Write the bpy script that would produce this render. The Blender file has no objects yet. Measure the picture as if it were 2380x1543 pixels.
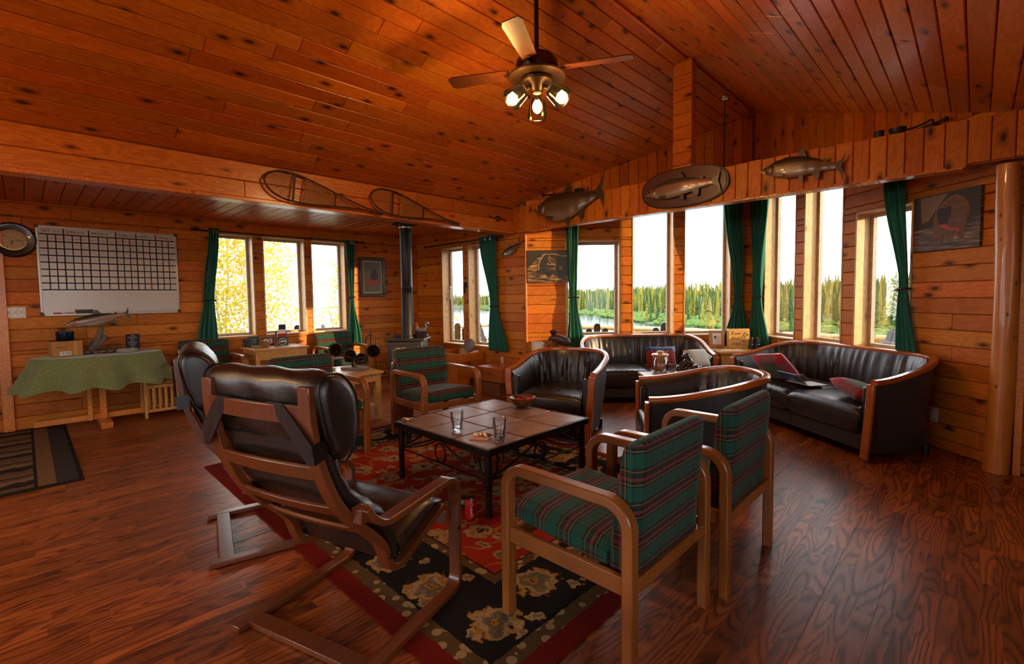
import bpy, bmesh, math, random
from mathutils import Matrix, Vector
R = random.Random(7)
rad = math.radians
S = bpy.context.scene
COL = S.collection
# ---------------- camera ----------------
cam = bpy.data.cameras.new('camera'); co = bpy.data.objects.new('camera', cam); COL.objects.link(co); S.camera = co
_f, _cx, _cy, _p, _r, _y = 1106.3, 1194.68, 752.2, .0558258, .0131516, .7712013
cam.sensor_width = 36; cam.sensor_fit = 'HORIZONTAL'; cam.lens = _f / 2380 * 36
cam.shift_x = (1190 - _cx) / 2380; cam.shift_y = (_cy - 771.5) / 2380
def _dir(x, y, z):
    x, y = x * math.cos(_r) + y * math.sin(_r), -x * math.sin(_r) + y * math.cos(_r)
    u = y * math.cos(_p) - z * math.sin(_p); w = y * math.sin(_p) + z * math.cos(_p)
    return Vector((x * math.cos(_y) - w * math.sin(_y), x * math.sin(_y) + w * math.cos(_y), u))
_X, _U, _Z = _dir(1, 0, 0), _dir(0, 1, 0), -_dir(0, 0, 1)
co.matrix_world = Matrix(((_X[0], _U[0], _Z[0], 0), (_X[1], _U[1], _Z[1], 0), (_X[2], _U[2], _Z[2], 1.35), (0, 0, 0, 1)))
cam.clip_start = .02; cam.clip_end = 2000
# ---------------- sky, sun, exposure ----------------
W = bpy.data.worlds.new('sky'); S.world = W; W.use_nodes = True
wn = W.node_tree; wb = wn.nodes['Background']
tc = wn.nodes.new('ShaderNodeTexCoord'); nz = wn.nodes.new('ShaderNodeTexNoise'); mp = wn.nodes.new('ShaderNodeMapping')
mp.inputs['Scale'].default_value = (2, 2, 9); wn.links.new(tc.outputs['Generated'], mp.inputs[0]); wn.links.new(mp.outputs[0], nz.inputs[0])
nz.inputs['Scale'].default_value = 2.2; nz.inputs['Detail'].default_value = 5
rp = wn.nodes.new('ShaderNodeValToRGB'); wn.links.new(nz.outputs[0], rp.inputs[0])
rp.color_ramp.elements[0].position = .38; rp.color_ramp.elements[0].color = (.72, .77, .86, 1)
rp.color_ramp.elements[1].position = .6; rp.color_ramp.elements[1].color = (.93, .96, 1, 1)
wn.links.new(rp.outputs[0], wb.inputs[0]); wb.inputs[1].default_value = 6.5
sl = bpy.data.lights.new('sun', 'SUN'); so = bpy.data.objects.new('sun', sl); COL.objects.link(so)
sl.energy = 7.0; sl.color = (1, .66, .3); sl.angle = rad(.6)
so.rotation_euler = Vector((math.cos(rad(7)) * .922, math.cos(rad(7)) * .387, math.sin(rad(7)))).to_track_quat('Z', 'Y').to_euler()
vs = S.view_settings; vs.view_transform = 'Standard'; vs.look = 'None'; vs.gamma = 1; vs.exposure = .12; vs.use_curve_mapping = False
S.cycles.max_bounces = 8; S.cycles.transparent_max_bounces = 16; S.cycles.use_denoising = True
S.cycles.sample_clamp_indirect = 6; S.cycles.caustics_reflective = False; S.cycles.caustics_refractive = False
# ---------------- mesh builder ----------------
class G:
    def __init__(s): s.v = []; s.f = []
    def add(s, vs, fs):
        o = len(s.v); s.v += [tuple(v) for v in vs]; s.f += [tuple(i + o for i in q) for q in fs]; return s
    def box(s, x0, y0, z0, x1, y1, z1, m=None):
        v = [Vector((x, y, z)) for z in (z0, z1) for y in (y0, y1) for x in (x0, x1)]
        if m: v = [m @ a for a in v]
        return s.add(v, [(0, 2, 3, 1), (4, 5, 7, 6), (0, 1, 5, 4), (2, 6, 7, 3), (0, 4, 6, 2), (1, 3, 7, 5)])
    def bx(s, c, d, rz=0, m=None):
        M = Matrix.Translation(c) @ Matrix.Rotation(rz, 4, 'Z')
        if m: M = Matrix.Translation(c) @ m
        return s.box(-d[0] / 2, -d[1] / 2, -d[2] / 2, d[0] / 2, d[1] / 2, d[2] / 2, M)
    def bar(s, p, q, w, t, up=(0, 0, 1)):
        p, q = Vector(p), Vector(q); d = (q - p); L = d.length; d.normalize(); a = d.cross(Vector(up))
        if a.length < 1e-5: a = d.cross(Vector((1, 0, 0)))
        a.normalize(); b = a.cross(d)
        M = Matrix((d, a, b)).transposed().to_4x4(); M.translation = (p + q) / 2
        return s.box(-L / 2, -w / 2, -t / 2, L / 2, w / 2, t / 2, M)
    def tube(s, pts, r, n=8, closed=False, cap=True):
        pts = [Vector(p) for p in pts]; N = len(pts); rr = r if isinstance(r, (list, tuple)) else [r] * N
        vs = []; prev = None
        for i, p in enumerate(pts):
            a = pts[(i + 1) % N] if (closed or i < N - 1) else pts[i]; b = pts[i - 1] if (closed or i > 0) else pts[i]
            t = (a - b).normalized()
            if prev is None:
                u = t.orthogonal().normalized()
            else:
                u = prev - t * prev.dot(t); u = u.normalized() if u.length > 1e-6 else t.orthogonal().normalized()
            prev = u; w = t.cross(u)
            for k in range(n):
                an = 2 * math.pi * k / n; vs.append(p + (u * math.cos(an) + w * math.sin(an)) * rr[i])
        fs = []
        for i in range(N if closed else N - 1):
            j = (i + 1) % N
            for k in range(n): fs.append((i * n + k, i * n + (k + 1) % n, j * n + (k + 1) % n, j * n + k))
        if cap and not closed: fs += [tuple(range(n))[::-1], tuple((N - 1) * n + k for k in range(n))]
        return s.add(vs, fs)
    def cyl(s, p, q, r0, r1=None, n=14): return s.tube([p, q], [r0, r0 if r1 is None else r1], n)
    def lathe(s, prof, n=20, c=(0, 0, 0), cap=True):
        vs = []; N = len(prof)
        for r, z in prof:
            for k in range(n):
                a = 2 * math.pi * k / n; vs.append((c[0] + r * math.cos(a), c[1] + r * math.sin(a), c[2] + z))
        fs = [(i * n + k, i * n + (k + 1) % n, (i + 1) * n + (k + 1) % n, (i + 1) * n + k) for i in range(N - 1) for k in range(n)]
        if cap: fs += [tuple(range(n))[::-1], tuple((N - 1) * n + k for k in range(n))]
        return s.add(vs, fs)
    def prism(s, poly, vec):
        n = len(poly); P = [Vector(p) for p in poly]; V = Vector(vec)
        return s.add(P + [p + V for p in P], [tuple(range(n))[::-1], tuple(range(n, 2 * n))] + [(i, (i + 1) % n, n + (i + 1) % n, n + i) for i in range(n)])
    def grid(s, fn, nu, nv, cu=False):
        vs = [fn(i / (nu if cu else nu - 1), j / (nv - 1)) for i in range(nu) for j in range(nv)]
        fs = [(i * nv + j, ((i + 1) % nu) * nv + j, ((i + 1) % nu) * nv + j + 1, i * nv + j + 1) for i in range(nu if cu else nu - 1) for j in range(nv - 1)]
        return s.add(vs, fs)
    def ell(s, c, r, n=12, m=None):
        if not isinstance(r, (tuple, list)): r = (r, r, r)
        k = max(4, n // 2); vs = []; fs = []
        for i in range(1, k):
            a = math.pi * i / k
            for j in range(n):
                b = 2 * math.pi * j / n
                p = Vector((r[0] * math.sin(a) * math.cos(b), r[1] * math.sin(a) * math.sin(b), r[2] * math.cos(a)))
                vs.append((m @ p if m else p) + Vector(c))
        for e in (1, -1):
            p = Vector((0, 0, e * r[2])); vs.append((m @ p if m else p) + Vector(c))
        T = (k - 1) * n
        for i in range(k - 2):
            for j in range(n): fs.append((i * n + j, (i + 1) * n + j, (i + 1) * n + (j + 1) % n, i * n + (j + 1) % n))
        for j in range(n): fs += [(T, j, (j + 1) % n), (T + 1, (k - 2) * n + (j + 1) % n, (k - 2) * n + j)]
        return s.add(vs, fs)
    def ribbon(s, pts, side, w, t):
        """bent-wood strip: path pts, width w along side, thickness t in the bend plane"""
        pts = [Vector(p) for p in pts]; sd = Vector(side).normalized(); N = len(pts); vs = []
        for i, p in enumerate(pts):
            d = (pts[min(i + 1, N - 1)] - pts[max(i - 1, 0)]).normalized(); nn = d.cross(sd).normalized()
            for a, b in ((-1, -1), (1, -1), (1, 1), (-1, 1)): vs.append(p + sd * (w / 2 * a) + nn * (t / 2 * b))
        fs = [(i * 4 + k, i * 4 + (k + 1) % 4, i * 4 + 4 + (k + 1) % 4, i * 4 + 4 + k) for i in range(N - 1) for k in range(4)]
        return s.add(vs, fs + [(3, 2, 1, 0), tuple((N - 1) * 4 + k for k in range(4))])
    def pillow(s, w, h, t, n=14, m=None, pw=.55):
        def f(sgn):
            def q(u, v):
                a, b = 2 * u - 1, 2 * v - 1
                e = max(0, (1 - a ** 4) * (1 - b ** 4)) ** pw
                k = 1 - .06 * (1 - abs(a)) * abs(b) ; l = 1 - .06 * (1 - abs(b)) * abs(a)
                p = Vector((a * w / 2 * l, b * h / 2 * k, sgn * e * t / 2)); return m @ p if m else p
            return q
        s.grid(f(1), n, n); return s.grid(f(-1), n, n)
def spl(pts, n=8):
    """Catmull-Rom through pts"""
    P = [Vector(p) for p in pts]; P = [2 * P[0] - P[1]] + P + [2 * P[-1] - P[-2]]; o = []
    for i in range(1, len(P) - 2):
        for k in range(n):
            t = k / n; a, b, c, d = P[i - 1:i + 3]
            o.append(.5 * ((2 * b) + (c - a) * t + (2 * a - 5 * b + 4 * c - d) * t * t + (3 * b - a - 3 * c + d) * t ** 3))
    return o + [P[-2]]
def ob(name, g, m, parent=None, loc=None, rz=0, bev=0, sub=0, solid=0, smooth=40, mw=None, weld=False):
    me = bpy.data.meshes.new(name); me.from_pydata([tuple(v) for v in g.v], [], g.f)
    b = bmesh.new(); b.from_mesh(me)
    if weld: bmesh.ops.remove_doubles(b, verts=b.verts, dist=1e-4)
    bmesh.ops.recalc_face_normals(b, faces=b.faces); b.to_mesh(me); b.free()
    if smooth:
        me.polygons.foreach_set('use_smooth', [True] * len(me.polygons)); me.set_sharp_from_angle(angle=rad(smooth))
    o = bpy.data.objects.new(name, me); COL.objects.link(o)
    if m: me.materials.append(m)
    if parent: o.parent = parent
    if loc is not None: o.location = loc
    if rz: o.rotation_euler = (0, 0, rz)
    if mw: o.matrix_local = mw
    if solid: k = o.modifiers.new('s', 'SOLIDIFY'); k.thickness = solid; k.offset = 0
    if bev: k = o.modifiers.new('b', 'BEVEL'); k.width = bev; k.segments = 2; k.limit_method = 'ANGLE'; k.angle_limit = rad(40)
    if sub: k = o.modifiers.new('u', 'SUBSURF'); k.levels = sub; k.render_levels = sub
    return o
def tag(o, label, cat, group=None):
    o['label'] = label; o['category'] = cat
    if group: o['group'] = group
    return o
def thing(name, label, cat, loc=(0, 0, 0), rz=0, group=None):
    o = bpy.data.objects.new(name, None); COL.objects.link(o); o.location = loc; o.rotation_euler = (0, 0, rz); o.empty_display_size = .1
    return tag(o, label, cat, group)
def struct(name, g, m, **k):
    o = ob(name, g, m, **k); o['kind'] = 'structure'; return o
def dup(o, parent=None, loc=None, rz=None, label=None):
    c = o.copy(); COL.objects.link(c)
    if parent: c.parent = parent
    if loc is not None: c.location = loc
    if rz is not None: c.rotation_euler = (0, 0, rz)
    if label: c['label'] = label
    for ch in list(o.children): dup(ch, c)
    return c
def text(name, s, size, m, parent, loc, rot=(0, 0, 0), ext=.0006, align='LEFT', shear=0):
    c = bpy.data.curves.new(name, 'FONT'); c.body = s; c.size = size; c.extrude = ext; c.align_x = align; c.shear = shear; c.resolution_u = 3
    k = bpy.data.objects.new(name + '_curve', c); me = bpy.data.meshes.new_from_object(k); me.name = name; bpy.data.objects.remove(k)
    o = bpy.data.objects.new(name, me); COL.objects.link(o); me.materials.clear(); me.materials.append(m); o.parent = parent; o.location = loc; o.rotation_euler = rot
    return o
# ---------------- materials ----------------
class NT:
    def __init__(s, name):
        s.m = bpy.data.materials.new(name); s.m.use_nodes = True; s.t = s.m.node_tree; s.b = s.t.nodes['Principled BSDF']; s.o = s.t.nodes['Material Output']
    def n(s, typ, *ins, **kw):
        x = s.t.nodes.new('ShaderNode' + typ)
        for k, v in kw.items():
            if hasattr(x, k): setattr(x, k, v)
            else: s.set(x, k, v)
        for i, v in enumerate(ins):
            if v is not None: s.set(x, i, v)
        return x
    def set(s, x, k, v):
        sk = x.inputs[k]
        if isinstance(v, bpy.types.NodeSocket): s.t.links.new(v, sk)
        elif isinstance(v, bpy.types.Node): s.t.links.new(v.outputs[0], sk)
        else: sk.default_value = v if not (isinstance(v, tuple) and len(v) == 3 and sk.type == 'RGBA') else (*v, 1)
    def math(s, op, a, b=0.0, c=None):
        x = s.n('Math', operation=op); s.set(x, 0, a); s.set(x, 1, b)
        if c is not None: s.set(x, 2, c)
        return x.outputs[0]
    def ramp(s, fac, els, const=False):
        x = s.n('ValToRGB'); s.set(x, 0, fac); cr = x.color_ramp
        if const: cr.interpolation = 'CONSTANT'
        while len(cr.elements) < len(els): cr.elements.new(.5)
        for e, (p, c) in zip(cr.elements, els): e.position = p; e.color = (*c, 1) if len(c) == 3 else c
        return x.outputs[0]
    def mix(s, f, a, b, mode='MIX'):
        x = s.n('Mix', data_type='RGBA', blend_type=mode); s.set(x, 0, f); s.set(x, 6, a); s.set(x, 7, b); return x.outputs[2]
    def P(s, **k):
        for a, v in k.items(): s.set(s.b, {'col': 'Base Color', 'rough': 'Roughness', 'metal': 'Metallic', 'coat': 'Coat Weight', 'cr': 'Coat Roughness', 'spec': 'Specular IOR Level', 'sheen': 'Sheen Weight', 'norm': 'Normal', 'emc': 'Emission Color', 'ems': 'Emission Strength', 'sss': 'Subsurface Weight'}[a], v)
        return s
    def bump(s, h, st=.3, d=.01):
        x = s.n('Bump'); s.set(x, 'Height', h); x.inputs['Strength'].default_value = st; x.inputs['Distance'].default_value = d; s.set(s.b, 'Normal', x.outputs[0]); return s
    def obj(s, scale=(1, 1, 1), jit=0, loc=(0, 0, 0)):
        t = s.n('TexCoord').outputs['Object']
        if jit:
            r = s.n('ObjectInfo').outputs['Random']; v = s.n('VectorMath', operation='MULTIPLY_ADD')
            cx = s.n('CombineXYZ'); s.set(cx, 0, r); s.set(cx, 1, s.math('FRACT', s.math('MULTIPLY', r, 7.31))); s.set(cx, 2, s.math('FRACT', s.math('MULTIPLY', r, 13.7)))
            s.set(v, 0, cx); v.inputs[1].default_value = (jit, jit, jit); s.set(v, 2, t); t = v.outputs[0]
        x = s.n('Mapping'); s.set(x, 0, t); x.inputs['Scale'].default_value = scale; x.inputs['Location'].default_value = loc; return x.outputs[0]
def plain(name, col, rough=.5, metal=0, var=0, scale=20, bump=0, coat=0, spec=.5, sheen=0, jit=3):
    t = NT(name); c = col
    if var or bump:
        nz = t.n('TexNoise', t.obj(jit=jit), Scale=scale, Detail=4.0)
        if var: c = t.mix(nz.outputs[0], tuple(x * (1 - var) for x in col), tuple(min(1, x * (1 + var)) for x in col))
        if bump: t.bump(nz.outputs[0], bump, .004)
    t.P(col=c, rough=rough, metal=metal, coat=coat, spec=spec, sheen=sheen); return t.m
def wood(name, lo, hi, dark, rough=.38, knots=1.0, grain=1.0, coat=.25, var=.35, kscale=(1.7, 4.5, 3.5), long=2.2, gy=26, spec=.5):
    """board wood: grain runs along local X, sparse dark knots, tone differs from piece to piece"""
    t = NT(name); rnd = t.n('ObjectInfo').outputs['Random']
    p = t.obj((1, 1, 1), jit=40)
    def mp(sc):
        x = t.n('Mapping'); t.set(x, 0, p); x.inputs['Scale'].default_value = sc; return x.outputs[0]
    kv = t.n('TexVoronoi', mp(kscale), Scale=1.0, Randomness=1.0, voronoi_dimensions='2D'); kd = kv.outputs['Distance']
    w = t.n('TexNoise', mp((long, gy * .35, gy * .35)), Scale=1.0, Detail=3.0, Roughness=.5).outputs[0]
    ring = t.math('SINE', t.math('MULTIPLY_ADD', w, 46.0, t.math('MULTIPLY', t.math('MINIMUM', kd, .5), 30.0)))
    fine = t.n('TexNoise', mp((long * 2, gy * 5, gy * 5)), Scale=1.0, Detail=2.0).outputs[0]
    g = t.math('MULTIPLY_ADD', ring, .16 * grain, t.math('MULTIPLY_ADD', fine, .5 * grain, .5 - .25 * grain))
    big = t.n('TexNoise', mp((.7, 3, 3)), Scale=1.0, Detail=1.0).outputs[0]
    g = t.math('MULTIPLY_ADD', t.math('SUBTRACT', big, .5), .5, g)
    c = t.ramp(g, [(.2, lo), (.75, hi)])
    if knots:
        k = t.math('SMOOTH_MIN', kd, 9.0, 0.0)
        kf = t.ramp(k, [(.05 * knots, (1, 1, 1)), (.085 * knots, (.55, .55, .55)), (.19 * knots, (0, 0, 0))])
        sel = t.math('GREATER_THAN', t.n('SeparateColor', kv.outputs['Color']).outputs[0], .3)
        c = t.mix(t.math('MULTIPLY', kf, t.math('MULTIPLY', sel, .95)), c, dark)
    hv = t.n('HueSaturation'); t.set(hv, 'Color', c); t.set(hv, 'Value', t.math('MULTIPLY_ADD', rnd, var * 1.4, 1 - var * .8))
    t.set(hv, 'Hue', t.math('MULTIPLY_ADD', t.math('FRACT', t.math('MULTIPLY', rnd, 5.7)), .016, .492))
    t.P(col=hv.outputs[0], rough=rough, coat=coat, cr=.18, spec=spec); t.bump(g, .12, .004); return t.m
WALLW = wood('pine_wall', (.42, .105, .008), (.64, .20, .020), (.05, .012, .002), rough=.5, coat=.0, var=.22, grain=.7, knots=1.0, spec=.22, kscale=(2.3, 5.0, 3))
CEILW = wood('pine_ceiling', (.40, .090, .0065), (.62, .175, .016), (.045, .010, .002), rough=.40, coat=.08, kscale=(2.4, 5.2, 3), var=.24, grain=.7, spec=.4)
TRIMW = wood('pine_trim', (.45, .12, .014), (.66, .22, .035), (.1, .02, .004), knots=.6, rough=.35)
PALEW = wood('pale_window_wood', (.52, .27, .085), (.72, .43, .17), (.2, .07, .02), knots=.5, rough=.45, coat=.05, var=.15)
GREYW = wood('weathered_frame', (.33, .25, .17), (.5, .41, .31), (.2, .13, .08), knots=0, rough=.6, coat=0, var=.1)
COREW = plain('wall_core_wood', (.30, .07, .008), .6)
GAP = plain('dark_joint', (.05, .012, .002), .8)
def grainwood(name, a, b, sc=(130, 4, 4), rough=.32, coat=.35):
    t = NT(name); n = t.n('TexNoise', t.obj(sc, jit=5), Scale=1.0, Detail=3.0).outputs[0]; m = t.n('TexNoise', t.obj((9, 2, 2), jit=5), Scale=1.0, Detail=2.0).outputs[0]
    t.P(col=t.ramp(t.math('MULTIPLY_ADD', n, .65, t.math('MULTIPLY', m, .35)), [(.32, a), (.62, b)]), rough=rough, coat=coat, cr=.2); t.bump(n, .08, .002); return t.m
OAK = grainwood('oak_frame', (.17, .048, .008), (.36, .118, .022))
MAPLE = wood('maple_table', (.52, .235, .052), (.68, .35, .095), (.3, .1, .02), knots=0, rough=.3, coat=.3, var=.12)
CHERRY = wood('cherry_rail', (.33, .072, .008), (.45, .115, .014), (.2, .04, .01), knots=0, rough=.22, coat=.6, var=.05, gy=40)
WALNUT = grainwood('brown_bentwood', (.105, .024, .006), (.19, .048, .012), rough=.3)
def leather(name, col, pleat=0):
    t = NT(name); p = t.obj(); a = t.n('TexVoronoi', p, Scale=420.0).outputs['Distance']; b = t.n('TexNoise', t.obj((1, 1, .35)), Scale=14.0, Detail=4.0).outputs[0]
    h = t.math('MULTIPLY_ADD', a, .25, b); t.P(col=t.mix(b, tuple(x * .75 for x in col), tuple(x * 1.3 for x in col)), rough=t.math('MULTIPLY_ADD', b, .2, .2), coat=.3, cr=.25)
    t.bump(h, .35, .006); return t.m
LEATH = leather('dark_leather', (.0165, .0095, .0065))
LEATHB = leather('black_leather', (.008, .0062, .0055))
GREYV = plain('charcoal_vinyl', (.03, .027, .026), .5, var=.3, scale=30)
BLACK = plain('black_metal', (.012, .011, .010), .45, .3, var=.3, scale=40, bump=.1)
IRON = plain('dark_iron', (.022, .016, .012), .4, .6, var=.4, scale=60, bump=.2)
BLACKP = plain('black_plastic', (.008, .008, .009), .4)
CHROME = plain('steel', (.6, .58, .55), .25, 1)
BRASS = plain('brass', (.55, .33, .08), .3, 1)
BRONZE = plain('dark_bronze', (.07, .036, .015), .35, .8, var=.5, scale=30, bump=.3)
WHITE = plain('white_paint', (.72, .68, .6), .45)
PAPER = plain('paper', (.8, .77, .7), .7)
CREAM = plain('cream_plastic', (.6, .5, .33), .4)
RED = plain('red_plastic', (.5, .01, .008), .3)
INK = plain('black_ink', (.012, .012, .016), .7)
REDINK = plain('red_ink', (.4, .03, .02), .7)
def glass(name, tint=(1, 1, 1), rough=0.0, ior=1.45, k=1.0):
    """thin clear glass: transmits straight through, mirrors at grazing angles"""
    t = NT(name); fr = t.n('Fresnel'); fr.inputs[0].default_value = ior
    tr = t.n('BsdfTransparent'); t.set(tr, 0, tint); gl = t.n('BsdfGlossy'); gl.inputs['Roughness'].default_value = rough
    mx = t.n('MixShader'); t.set(mx, 0, t.math('MULTIPLY', fr.outputs[0], k)); t.set(mx, 1, tr); t.set(mx, 2, gl); t.t.links.new(mx.outputs[0], t.o.inputs[0]); return t.m
PANE = glass('window_glass', (.98, .99, .985), k=.35)
GLASS = glass('clear_glass', (.985, .99, .99), .03, 1.45, .8)
def plaid(name, per=.118, sc=1.0, weft=1.0):
    """woven tartan from stripes along each local axis; the axis a face looks along is masked out"""
    t = NT(name); tx = t.n('TexCoord'); o = t.n('SeparateXYZ', tx.outputs['Object'])
    nv = t.n('VectorTransform', vector_type='NORMAL', convert_from='WORLD', convert_to='OBJECT'); t.set(nv, 0, t.n('NewGeometry').outputs['True Normal']); ns = t.n('SeparateXYZ', nv.outputs[0])
    K = (.009, .007, .008); Gn = (.008, .085, .052); N = (.010, .012, .02); Rd = (.26, .022, .03); Y = (.36, .17, .03); D = (.022, .013, .008)
    big = [(0, Gn), (.24, K), (.30, Y), (.33, K), (.37, D), (.44, Rd), (.52, D), (.58, K), (.62, D), (.70, Y), (.725, D), (.78, K), (.82, Gn)]
    thin = [(0, D), (.10, Gn), (.30, N), (.42, D), (.47, Y), (.485, D), (.52, Y), (.535, K), (.75, Rd), (.77, K), (.86, Gn), (.95, K)]
    cs = []
    for i, (els, pe) in enumerate(((thin if i == 0 else big, per * (1 if i != 1 else 1.05)) for i in range(3))):
        f = t.math('FRACT', t.math('MULTIPLY_ADD', o.outputs[i], 1 / pe, 10.37)); c = t.ramp(f, els, True)
        mk = t.math('SUBTRACT', 1.0, t.math('GREATER_THAN', t.math('ABSOLUTE', ns.outputs[i]), .62)); cs.append((c, mk))
    tot = t.math('ADD', t.math('MULTIPLY', cs[0][1], .32), t.math('ADD', t.math('MULTIPLY', cs[1][1], 1.0), cs[2][1]))
    def sc_(c, f):
        x = t.n('VectorMath', operation='SCALE'); t.set(x, 0, c); t.set(x, 'Scale', f); return x.outputs[0]
    def add_(a, b):
        x = t.n('VectorMath', operation='ADD'); t.set(x, 0, a); t.set(x, 1, b); return x.outputs[0]
    c = add_(add_(sc_(cs[0][0], t.math('MULTIPLY', cs[0][1], .32)), sc_(cs[1][0], cs[1][1])), sc_(cs[2][0], cs[2][1]))
    c = sc_(c, t.math('DIVIDE', 1.5 * sc, t.math('MAXIMUM', tot, .5)))
    nz = t.n('TexNoise', t.obj((260, 260, 900)), Scale=1.0, Detail=1.0).outputs[0]; c = t.mix(t.math('MULTIPLY', nz, .55), c, (.006, .006, .006))
    t.P(col=c, rough=.9, sheen=.15, spec=.2); t.bump(nz, .4, .003); return t.m
PLAID = plaid('tartan_upholstery', sc=.8)
def fabric(name, a, b, scale=300, rough=.9, sheen=.3, tr=0):
    t = NT(name); p = t.obj(); n1 = t.n('TexNoise', p, Scale=float(scale), Detail=2.0).outputs[0]; n2 = t.n('TexNoise', p, Scale=9.0, Detail=3.0).outputs[0]
    t.P(col=t.mix(t.math('MULTIPLY_ADD', n1, .6, t.math('MULTIPLY', n2, .4)), a, b), rough=rough, sheen=sheen, spec=.2); t.bump(n1, .2, .002)
    if tr:
        d = t.n('BsdfTranslucent'); t.set(d, 0, tuple(x * 1.2 for x in b)); m = t.n('MixShader'); m.inputs[0].default_value = tr; t.set(m, 1, t.b.outputs[0]); t.set(m, 2, d); t.t.links.new(m.outputs[0], t.o.inputs[0])
    return t.m
CURT = fabric('green_curtain', (.022, .15, .10), (.04, .24, .16), tr=.35)
# ================= SETTING =================
RX, RZ, SLOPE, XL, XR, EZ = -2.27, 3.85, .494, -4.79, .26, 2.60
def prow_y(x): return 5.0 + .936 * (x + 4.6) if x < -2.28 else 7.2 - .851 * (x + 2.28)
def roof_z(x): return RZ - SLOPE * abs(x - RX)
def board(parent, o, xd, yd, L, w, mat, t=.018, gap=.0025, ch=.005, name='plank', poly=None):
    """one tongue-and-groove board: length along xd, width along yd, seen face along xd x yd, edges chamfered"""
    o, xd, yd = Vector(o), Vector(xd).normalized(), Vector(yd).normalized(); zd = xd.cross(yd)
    if poly is None:
        poly = [(gap * .4, gap), (L - gap * .4, gap), (L - gap * .4, w - gap), (gap * .4, w - gap)]
    n = len(poly); cx = sum(p[0] for p in poly) / n; cy = sum(p[1] for p in poly) / n
    def ins(p): return (p[0] + (ch if p[0] < cx else -ch) * .6, p[1] + (ch if p[1] < cy else -ch))
    dz = R.uniform(-.0012, .0012)
    g = G(); g.add([(p[0], p[1], -t) for p in poly] + [(p[0], p[1], -ch + dz) for p in poly] + [(*ins(p), dz) for p in poly],
        [tuple(range(n))[::-1], tuple(range(2 * n, 3 * n))] + [(i, (i + 1) % n, n + (i + 1) % n, n + i) for i in range(n)] + [(n + i, n + (i + 1) % n, 2 * n + (i + 1) % n, 2 * n + i) for i in range(n)])
    M = Matrix((xd, yd, zd)).transposed().to_4x4(); M.translation = o
    return ob(name, g, mat, parent, mw=M, smooth=0)
def runs(a, b, lo, hi, first=None):
    """cut [a,b] into random board lengths"""
    o = []; x = a; first = first or R.uniform(lo * .4, hi); L = first
    while x < b - 1e-3:
        e = min(b, x + L)
        if b - e < .25: e = b
        o.append((x, e)); x = e; L = R.uniform(lo, hi)
    return o
def wall(name, p0, p1, z1, holes, rowh=.134, th=.2, zoff=0, lo=1.1, hi=2.6, vert=None, core=True, s_vis=(0, 99)):
    """plank-clad wall from p0 to p1 (room side on the right of travel) with window holes (s0,s1,z0,z1); vert=(z_from, top(s)) adds upright boards above"""
    p0, p1 = Vector((*p0, 0)), Vector((*p1, 0)); d = (p1 - p0); L = d.length; d.normalize(); out = Vector((-d.y, d.x, 0)); up = Vector((0, 0, 1))
    g = G(); xs = sorted({0, L} | {h[0] for h in holes} | {h[1] for h in holes}); top = (lambda s: z1) if not vert else vert[1]
    def P(s, o, z): return p0 + d * s + out * o + up * z
    if core:
        for a, b in zip(xs, xs[1:]):
            hs = sorted([h for h in holes if h[0] <= a + 1e-6 and h[1] >= b - 1e-6], key=lambda h: h[2]); z = 0
            for h in hs + [None]:
                zt = h[2] if h else None
                if zt is None or zt > z + 1e-4:
                    ta, tb = (zt, zt) if h else (top(a), top(b))
                    g.add([P(a, .02, z), P(b, .02, z), P(b, .02, tb), P(a, .02, ta), P(a, th, z), P(b, th, z), P(b, th, tb), P(a, th, ta)],
                          [(0, 3, 2, 1), (4, 5, 6, 7), (0, 1, 5, 4), (3, 7, 6, 2), (0, 4, 7, 3), (1, 2, 6, 5)])
                if h: z = h[3]
    w = struct(name, g, COREW, smooth=0)
    nrow = int((vert[0] if vert else z1) / rowh + 1.5)
    zmax = vert[0] if vert else z1
    for i in range(nrow):
        za, zb = zoff + i * rowh - (rowh if zoff > 0 else 0), zoff + (i + 1) * rowh - (rowh if zoff > 0 else 0)
        za, zb = max(0, za), min(zmax, zb)
        if zb - za < .012: continue
        cuts = sorted({za, zb} | {z for h in holes for z in (h[2], h[3]) if za + .012 < z < zb - .012})
        for ca, cb in zip(cuts, cuts[1:]):
            m = (ca + cb) / 2; hs = sorted([h for h in holes if h[2] < m < h[3]]); x = 0
            for h in hs + [(L, L)]:
                if h[0] - x > .012:
                    for a, b in runs(x, h[0], lo, hi): 
                        if a < s_vis[1] and b > s_vis[0]: board(w, P(a, .02 if 0 else 0, ca), d, up, b - a, cb - ca, WALLW)
                x = h[1]
    if vert:
        s = 0
        while s < L - .01:
            e = min(L, s + .132)
            zt0, zt1 = top(s), top(e)
            if min(zt0, zt1) > vert[0] + .03:
                q = .003; z0 = vert[0]
                board(w, P(e, 0, z0), up, -d, 1, e - s, WALLW, poly=[(0, q), (zt1 - z0, q), (zt0 - z0, e - s - q), (0, e - s - q)])
            s = e
    return w
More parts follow.
